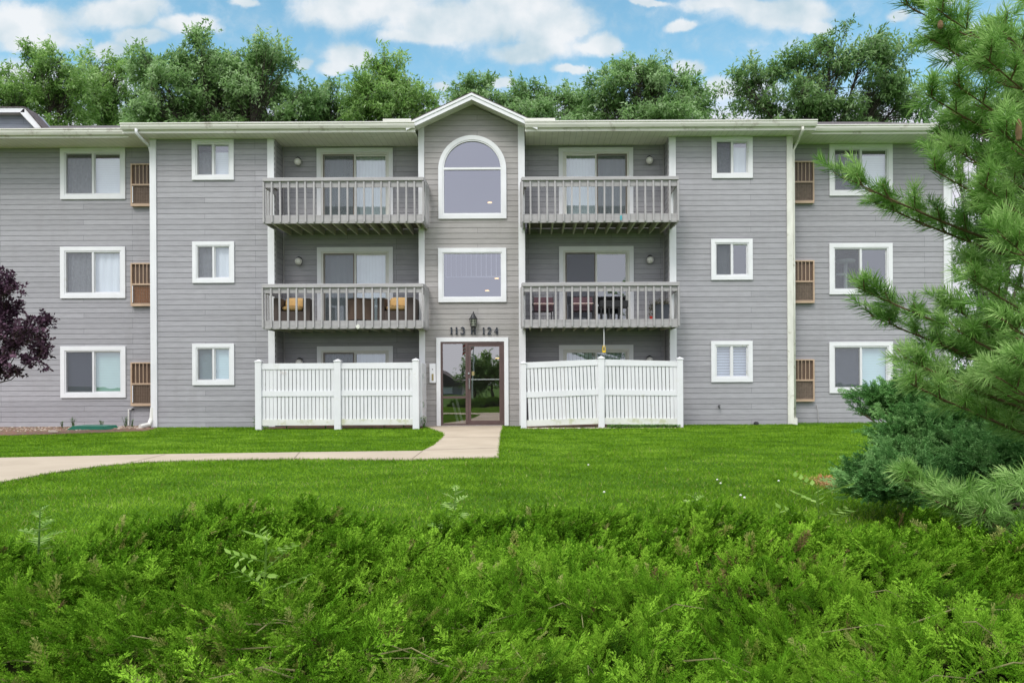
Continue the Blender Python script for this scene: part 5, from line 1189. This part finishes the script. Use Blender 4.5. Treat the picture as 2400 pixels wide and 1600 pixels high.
# ------------------------------------------------------------------ big blue-green juniper at right
def shrub(name, label, lobes, n, mat, size, stems=True, base=None):
    root = empty(name, base, label, 'shrub'); Ps, Ds, Tn = [], [], []
    tot = sum(l[3]*l[4] for l in lobes)
    t = MB()
    for (X, Y, Z, rx, rz) in lobes:
        k = int(n*rx*rz/tot); d = unit(RNG.normal(0, 1, (k, 3))); d[:, 2] = np.abs(d[:, 2])*1.0 - .25*(RNG.random(k) < .4); rad = RNG.uniform(.35, 1, k)**.5
        p = np.array([X, Y, Z]) + d*rad[:, None]*np.array([rx, rx*.8, rz]); p[:, 2] = np.maximum(p[:, 2], .02)
        kt = max(4, k//9); ix = RNG.integers(0, k, kt); cen = p[ix]; ld = unit(d[ix]*[1, 1, .4] + RNG.normal(0, .25, (kt, 3)) + np.array([-.25, -.1, .22])); L9 = np.repeat(ld, 9, 0)
        fan = unit(L9 + RNG.normal(0, .33, L9.shape)); pp = np.repeat(cen, 9, 0) + L9*RNG.uniform(-.16, .12, len(L9))[:, None] + RNG.normal(0, .02, L9.shape); pp[:, 2] = np.maximum(pp[:, 2], .02)
        Ps.append(pp); Ds.append(fan); Tn.append(np.repeat(RNG.normal(0, .16, kt), 9) + RNG.normal(0, .06, len(L9)))
        for _ in range(7):
            j = random.randrange(k); q = Vector(p[j]); b = Vector(base)+Vector((random.uniform(-.2, .2), random.uniform(-.2, .2), .05)); m_ = b.lerp(q, .55)+Vector((0, 0, -.08)); t.tube([b, m_, q], [.022, .014, .004], 5, cap=False)
    t.build('stems', M['twig'], root, fix=False)
    scatter_sprigs('foliage', np.concatenate(Ps), np.concatenate(Ds), RNG.uniform(*size, sum(len(p) for p in Ps)), M[mat], root, np.concatenate(Tn), SPR=SPR_BIG)
def SL(xq, yq, D, r, rz=None): p = Q(xq, yq, D); k = D/F_PX*1.0204; return (p[0], D, p[2], r*k, (rz or r*.7)*k)
lob = [SL(2090, 1110, 6.6, 115, 60), SL(2030, 1130, 6.5, 75, 40), SL(2180, 1075, 6.9, 140, 75), SL(2290, 1100, 6.4, 140, 80), SL(2110, 1010, 7.2, 85, 50), SL(2200, 980, 7.4, 110, 60), SL(2080, 930, 7.6, 70, 30), SL(2020, 915, 7.7, 48, 16), SL(2140, 940, 7.6, 80, 40), SL(2300, 1000, 7.2, 110, 90), SL(2230, 920, 7.8, 90, 40), SL(2340, 930, 7.8, 90, 60), SL(2010, 950, 7.7, 35, 16), SL(2200, 1140, 6.2, 110, 40)]
b_ = PG(2300, 1175); shrub('juniper_shrub', 'large blue-green juniper shrub spreading at the right edge under the pine', lob, 11500, 'juniperblue', (.10, .18), base=(b_[0], 7.0, 0))

# ------------------------------------------------------------------ pine
M['pine'] = leaf_mat('pine_needles', (.055, .135, .022), (.175, .355, .064), (.40, .59, .20), .5, .3, 2.5)
def needle_template(n, seed, L=.30, nl=.105, spread=1.0, tip=True):
    """shoot along x of length L with needles; returns triangles and tints"""
    r = np.random.default_rng(seed); t = r.uniform(0, 1, n)**.75; p = np.stack([t*L, np.zeros(n), np.zeros(n)], 1)
    a = r.uniform(0, 6.28, n); fwd = r.uniform(.55, 1.15, n) + .6*(t > .8); rad = np.stack([np.zeros(n), np.cos(a), np.sin(a)], 1)*spread
    d = unit(rad + fwd[:, None]*np.array([1, 0, 0]) + r.normal(0, .1, (n, 3))); ln = nl*r.uniform(.7, 1.15, n)*(1-.25*(t > .9))
    side = unit(np.cross(d, r.normal(0, 1, (n, 3))))*.0020; mid = p + d*(ln*.55)[:, None]; tp = p + d*ln[:, None]; tp[:, 2] -= ln*.12
    tri = np.concatenate([np.stack([p-side, p+side, mid+side*1.1, mid-side*1.1], 1), np.stack([mid-side*1.1, mid+side*1.1, tp+side*.25, tp-side*.25], 1)], 0)
    tt = .35 + .45*t + r.normal(0, .08, n); return tri, np.concatenate([tt, tt])
NT = [needle_template(92, 21, .24), needle_template(80, 22, .20), needle_template(100, 23, .27, .11), needle_template(90, 24, .17, .085, .6)]
tx, ty = 5.15, 5.75
pine = empty('pine_tree', (tx, ty, 0), 'large long-needled pine tree with soft drooping boughs at the right edge', 'tree')
t = MB(); t.tube([(tx, ty, 0), (tx+.03, ty, 2.5), (tx-.02, ty, 5), (tx, ty, 8)], [.16, .13, .09, .03], 12); t.build('trunk', M['bark'], pine)
bt = MB(); SP, SD, SS, STn = [], [], [], []
def bough(tip, zs=None, r0=.022, dens=1.0, width=.42, frac=.25, bright=0.0, sag=.08):
    tip = Vector(tip); L0 = math.hypot(tip.x-tx, tip.y-ty); st = Vector((tx, ty, (zs if zs is not None else tip.z-.25*L0)))
    ctrl = st.lerp(tip, .5)+Vector((0, 0, -sag*L0)); pts = [st*(1-s)**2+ctrl*2*s*(1-s)+tip*s*s for s in [i/10 for i in range(11)]]
    bt.tube(pts, [r0*(1-.85*i/10) for i in range(11)], 6, cap=False)
    ln = (tip-st).length; n = int(ln*(1-frac)/.10*dens); hd = (tip-st).normalized(); side = Vector((-hd.y, hd.x, 0)).normalized()
    for i in range(n):
        s = frac+(1-frac)*(i+.5)/n; p = st*(1-s)**2+ctrl*2*s*(1-s)+tip*s*s; fd = (ctrl-st)*(1-s)+(tip-ctrl)*s; fd.normalize()
        sl_ = width*(1.08-s)*random.uniform(.6, 1.15)+.07; sg = 1 if i % 2 else -1
        d = (fd*1.0+side*sg*random.uniform(.5, 1.2)+Vector((0, 0, random.uniform(-.25, .35)))).normalized()
        e = p+d*sl_+Vector((0, 0, .04)); bt.tube([p, p.lerp(e, .5)+Vector((0, 0, -.01)), e], [.006, .005, .003], 4, cap=False)
        k = max(1, int(sl_/.15))
        for j in range(k):
            q = p.lerp(e, (j+.55)/k); dd = (d*.9+Vector((random.gauss(0, .35), random.gauss(0, .35), random.gauss(.1, .3)))).normalized()
            SP.append(q-dd*.08); SD.append(dd); SS.append(random.uniform(.75, 1.1)); STn.append(random.gauss(0, .1)+bright-.08)
        SP.append(e-d*.16); SD.append((d+Vector((0, 0, .25))).normalized()); SS.append(random.uniform(.7, 1.0)); STn.append(random.gauss(.12, .1)+bright)
    for j in range(3): SP.append(tip-hd*.2); SD.append((fd+Vector((random.gauss(0, .25), random.gauss(0, .25), .15+random.gauss(0, .2)))).normalized()); SS.append(.95); STn.append(.2)
for (x_, y_, D_, w_) in ((1935, 405, 5.2, .28), (2010, 465, 5.4, .28), (1970, 660, 5.2, .22), (2000, 725, 5.4, .25),
                       (2075, 820, 5.0, .22), (2120, 850, 5.3, .34), (2090, 880, 4.9, .2), (2150, 790, 5.5, .25), (2075, 1100, 4.3, .24), (2150, 1150, 4.2, .34), (2240, 1180, 4.1, .34), (2300, 870, 4.4, .3), (2330, 820, 4.2, .3),
                       (2150, 20, 4.9, .4), (2140, 90, 5.1, .18), (2125, 215, 5.0, .14), (2150, 305, 5.3, .16), (2190, 190, 4.8, .22), (2180, 335, 5.0, .2), (2135, 385, 5.0, .14), (2260, 130, 4.6, .4), (2300, 300, 4.5, .4), (2290, 60, 4.6, .4),
                       (2250, 420, 4.6, .4), (2300, 540, 4.4, .4), (2230, 470, 5.0, .3), (2230, 640, 4.7, .4), (2200, 760, 4.9, .4), (2300, 730, 4.4, .4), (2215, 600, 5.3, .3), (2330, 1120, 4.0, .3), (2250, 870, 4.7, .3), (2170, 700, 5.1, .3), (2070, 5, 5.2, .2), (2170, 100, 5.3, .3), (2200, 270, 5.2, .3)):
    p = Q(x_, y_, D_); bough(p, width=w_, bright=random.uniform(-.05, .12))
for i in range(30):      # the rest of the whorls, all round the trunk
    z = .5+i*.19; a = i*2.4; l = max(.5, 1.6-.05*z); bough((tx+l*math.cos(a), ty+l*math.sin(a), z+.3), z, dens=.6, width=.4)
bt.build('branches', M['pinetwig'], pine, fix=False)
SP = np.array([tuple(v) for v in SP]); SD = np.array([tuple(v) for v in SD]); SS = np.array(SS); STn = np.array(STn)
wh = RNG.integers(0, 4, len(SP)); Vs, Ts = [], []
for i, (T, tt) in enumerate(NT):
    m = wh == i; Vs.append(instance(T, frames(SD[m], RNG.uniform(-3, 3, m.sum())), SP[m], SS[m]).reshape(-1, 3)); Ts.append((tt[None, :]+STn[m][:, None]).ravel())
np_mesh('needles', np.concatenate(Vs), 4, M['pine'], pine, np.concatenate(Ts))
print('pine shoots', len(SP))
# pine cones
def cone(xq, yq, D, l=.12):
    p = Q(xq, yq, D); t = MB(); t.lathe((p[0], p[1], p[2]), [(.004, 0), (.014, .01), (.018, l*.4), (.014, l*.8), (.003, l)], 9); t.build('pine_cone', M['drywood'], pine)
cone(2340, 325, 4.4, .13); cone(2160, 68, 4.9, .06)

# ------------------------------------------------------------------ weeds, saplings, flowers
M['weed'] = leaf_mat('weed_leaves', (.05, .13, .025), (.12, .26, .05), (.26, .42, .12), .5, .3, 6)
M['thistle'] = leaf_mat('thistle_leaves', (.10, .20, .05), (.22, .37, .07), (.42, .55, .20), .5, .3, 6)
M['sapling'] = leaf_mat('sapling_leaves', (.14, .26, .04), (.24, .40, .07), (.38, .54, .14), .5, .4, 6)
def leafy(name, label, x, y, z, kind, h=.35, group=None, mat='weed'):
    root = empty(name, (x, y, z), label, 'weed' if kind != 'sapling' else 'sapling', group)
    t = MB(); C, U, V_, L_, W_ = [], [], [], [], []
    ns = {'weed': 5, 'thistle': 1, 'sapling': 1}[kind]
    for s in range(ns):
        a0 = random.uniform(0, 6.28); ln = random.uniform(.0, .35)*h if kind == 'weed' else .05*h; tip = Vector((x+ln*math.cos(a0), y+ln*math.sin(a0), z+h*random.uniform(.7, 1)))
        b = Vector((x, y, z)); t.tube([b, b.lerp(tip, .5), tip], [.006, .005, .002], 5, cap=False)
        nn = {'weed': 12, 'thistle': 12, 'sapling': 8}[kind]
        for i in range(nn):
            s_ = .15+.85*i/nn; p = b.lerp(tip, s_); a = i*2.4+a0
            if kind == 'sapling':
                d = Vector((math.cos(a), math.sin(a), .35)).normalized(); rl = h*.55*(1.1-.5*s_); q = p+d*rl; t.tube([p, q], [.003, .0015], 4, cap=False)
                for j in range(7):
                    c = p.lerp(q, .25+.75*j/6); sd = (1 if j % 2 else -1); u = (d*.6+Vector((-d.y, d.x, -.3))*sd).normalized(); l = h*.16
                    C.append(c+u*l*.5); U.append(u); V_.append(u.cross(Vector((0, 0, 1))+d*.2).normalized()); L_.append(l); W_.append(l*.42)
            elif kind == 'thistle':
                l = h*(.50*(1-s_)+.16); d = Vector((math.cos(a), math.sin(a), .25+.6*s_)).normalized(); sdv = d.cross(Vector((0, 0, 1))).normalized()
                for j in range(9):
                    c = p+d*l*(j/9)-Vector((0, 0, .25*l*(j/9)**2)); w_ = l*.30*math.sin(math.pi*(j+1)/10)*(1.25 if j % 2 else .6)
                    for sg in (-1, 1): C.append(c+sdv*sg*w_*.5); U.append((sdv*sg+d*.45).normalized()); V_.append(d); L_.append(w_*1.3); W_.append(l*.10)
            else:
                d = Vector((math.cos(a), math.sin(a), random.uniform(-.1, .6))).normalized(); l = h*random.uniform(.14, .24)
                for j in range(2): dj = (d+Vector((random.gauss(0, .4), random.gauss(0, .4), 0))).normalized(); C.append(p+dj*l*.6); U.append(dj); V_.append(dj.cross(Vector((0, .2, 1))).normalized()); L_.append(l); W_.append(l*.42)
    t.build('stem', M[mat], root, fix=False)
    A = lambda q: np.array([tuple(v) for v in q]); n = len(C)
    np_mesh('leaves', diamonds(A(C), A(U), A(V_), np.array(L_), np.array(W_)), 4, M[mat], root, RNG.normal(.55, .2, n)); return root
def on_hedge(xq, yq, D): p = Q(xq, yq, D); return p
for (lab, xq, yq, D, h) in (('pale thistle standing tallest at the centre of the juniper edge', 1040, 1215, 4.55, .30), ('pale thistle at the left end of the juniper edge', 88, 1245, 4.2, .24), ('jagged pale thistle on the juniper edge right of centre', 1598, 1195, 4.5, .24)):
    p = Q(xq, yq, D); leafy('thistle', lab, p[0], p[1], max(.02, p[2]-.08), 'thistle', h+.08, 'thistles growing through the juniper', 'thistle')
for (lab, xq, yq, D, h) in (('broad-leaved sapling in the middle of the juniper left of centre', 605, 1330, 3.0, .20), ('broad-leaved sapling on the juniper edge below the straw patch', 1880, 1215, 4.5, .34)):
    p = Q(xq, yq, D); leafy('sapling', lab, p[0], p[1], max(.02, p[2]-.1), 'sapling', h+.1, 'saplings growing through the juniper', 'sapling')
for (lab, xs_, h) in (('bushy weed at the left end of the mulch bed', 110, .30), ('small weed touching the left side of the green lid', 176, .24), ('upright weed touching the right side of the green lid', 232, .32), ('short weed between the green lid and the gravel', 247, .22), ('low spreading weed left of the bushy weed in the mulch bed', 85, .20)):
    xx, yy = PG(xs_*1.0204, 1009); leafy('weed', lab, xx, 20.7, .01, 'weed', h, 'weeds in the mulch bed')
xx = QX(590, 19.7); leafy('weed', 'long leaved weed behind the left corner post of the straight fence', xx-.05, 19.75, 0, 'weed', .42, 'weeds round the fences')
xx = QX(974, 19.7); leafy('weed', 'tall weed beside the gate of the straight fence', xx, 19.6, 0, 'weed', .36, 'weeds round the fences')
for i, lab in enumerate(('round leaved weed under the left section of the straight fence', 'low weed beside the middle post of the straight fence', 'white edged weed under the right section of the straight fence', 'dark green weed near the right post of the straight fence')):
    xx = QX((655, 745, 880, 925)[i], 19.6); leafy('weed', lab, xx, 19.66, 0, 'weed', .13, 'weeds round the fences')
# clover patch under right fence
n = 2600; c = np.stack([RNG.uniform(QX(1392, 19.5), FR1-.1, n), RNG.uniform(19.3, 19.6, n), RNG.uniform(.02, .10, n)], 1); u = unit(RNG.normal(0, 1, (n, 3))*[1, 1, .3]); v = unit(np.cross(u, RNG.normal(0, .3, (n, 3))+[0, 0, 1]))
tag(np_mesh('ground_ivy', diamonds(c, u, v, np.full(n, .035), np.full(n, .028)), 4, M['weed'], None, RNG.normal(.6, .25, n)), 'low weedy ground cover under the right half of the sagging fence', 'ground cover', kind='stuff')
for i, (xs_, ys_) in enumerate(((1416, 1170), (1681, 1139), (1689, 1148), (1736, 1178), (1745, 1184), (1825, 1142), (1379, 1102))):
    X_, Y_ = PG(xs_, ys_); t = MB(); t.tube([(X_, Y_, 0), (X_, Y_, .07)], .002, 4)
    root = empty('clover_flower', (X_, Y_, 0), ['white clover flower standing alone right of the central thistle', 'upper white clover flower of the pair near the jagged thistle', 'lower white clover flower of the pair near the jagged thistle', 'white clover flower nearest the juniper, left of the sapling', 'white clover flower just below its neighbour beside the sapling', 'white clover flower nearest the straw patch', 'tiny white clover flower far out on the lawn'][i], 'flower', 'clover flowers in the lawn')
    t.build('stem', M['weed'], root); t = MB(); t.lathe((X_, Y_, .065), [(.002, 0), (.011, .006), (.012, .014), (.003, .02)], 8); t.build('flower_head', M['flower'], root)
# straw patch with a dead tuft
X_, Y_ = PG(1962, 1140); 
n = 2200; c = np.stack([X_+.03+RNG.normal(0, .12, n), Y_+RNG.normal(0, .25, n), RNG.uniform(.015, .05, n)], 1); u = unit(RNG.normal(0, 1, (n, 3))*[1, 1, .25]); v = unit(np.cross(u, [0, 0, 1.]))
M['strawleaf'] = leaf_mat('fallen_straw', (.20, .09, .03), (.46, .24, .10), (.70, .45, .22), .9, .1, 9)
tag(np_mesh('fallen_needles', diamonds(c, u, v, RNG.uniform(.05, .11, n), np.full(n, .006)), 4, M['strawleaf'], None, RNG.uniform(0, 1, n)), 'patch of orange fallen needles on the lawn beside the big juniper', 'needles', kind='stuff')
n = 90; a = RNG.uniform(0, 6.28, n); u = unit(np.stack([np.cos(a), np.sin(a), RNG.uniform(.3, 1.2, n)], 1)); c = np.array([X_, Y_+.35, .02]) + u*.05; v = unit(np.cross(u, RNG.normal(0, 1, (n, 3))))
tag(np_mesh('dead_tuft', diamonds(c, u, v, np.full(n, .12), np.full(n, .014)), 4, M['strawleaf'], None, RNG.uniform(.3, 1, n)), 'small orange dead grass tuft in the straw patch', 'grass tuft')

# ------------------------------------------------------------------ across the lawn behind the camera (seen in the door glass)
hs = empty('house', (-7.5, -32, -2), 'grey gabled house mirrored in the left pane of the entrance door', 'house')
t = MB(); t.box(-14, -6.2, -38, -30, -2, .9); t.build('wall', M['siding'], hs)
t = MB(); t.prism([(-14.6, .9), (-5.7, .9), (-10, 2.9)], -38.3, -29.7, 'y'); t.build('roof', M['shingle'], hs)
t = MB(); t.box(-7.9, -7.1, -29.98, -29.9, .1, .8); t.build('window', M['white'], hs)
broad_tree('broadleaf_tree', 'dark tree mirrored in the middle of the entrance door', -3.9, -14, [(-4.0, 2.2, .9, .8), (-4.4, 1.4, 1.0, .8), (-3.6, 1.6, .9, .9)], 1.2, 7000, (.2, .09), 'leafC', .12, 'trees across the lawn')
broad_tree('broadleaf_tree', 'lighter tree mirrored at the right side of the entrance door', -2.6, -14, [(-2.9, 2.5, .8, .8), (-2.2, 2.0, 1.0, .9), (-1.6, 1.6, 1.0, .9), (-3.0, 1.4, .9, .8)], 1.2, 7000, (.2, .09), 'leafA', .12, 'trees across the lawn')
fp = empty('flagpole', (-3.5, -6, 0), 'white flagpole mirrored in the entrance door with a red and white flag', 'flagpole')
t = MB(); t.tube([(-3.5, -6, 0), (-3.27, -6, 4.6)], [.05, .035], 10); t.build('pole', M['white'], fp)
t = MB()
for i in range(7):
    t.cur = i % 2
    n = 8
    for k in range(n):
        xa, xb = -3.30-.8*k/n, -3.30-.8*(k+1)/n; f = lambda x_: -6+.07*math.sin((x_+3.3)*7); za, zb = 3.25+.12*i, 3.25+.12*(i+1); dz = -.45*k/n
        t.add([(xa, f(xa), za+dz), (xb, f(xb), za+dz-.056), (xb, f(xb), zb+dz-.056), (xa, f(xa), zb+dz)], [(0, 1, 2, 3)])
t.build('flag', [M['red'], M['white']], fp, fix=False)
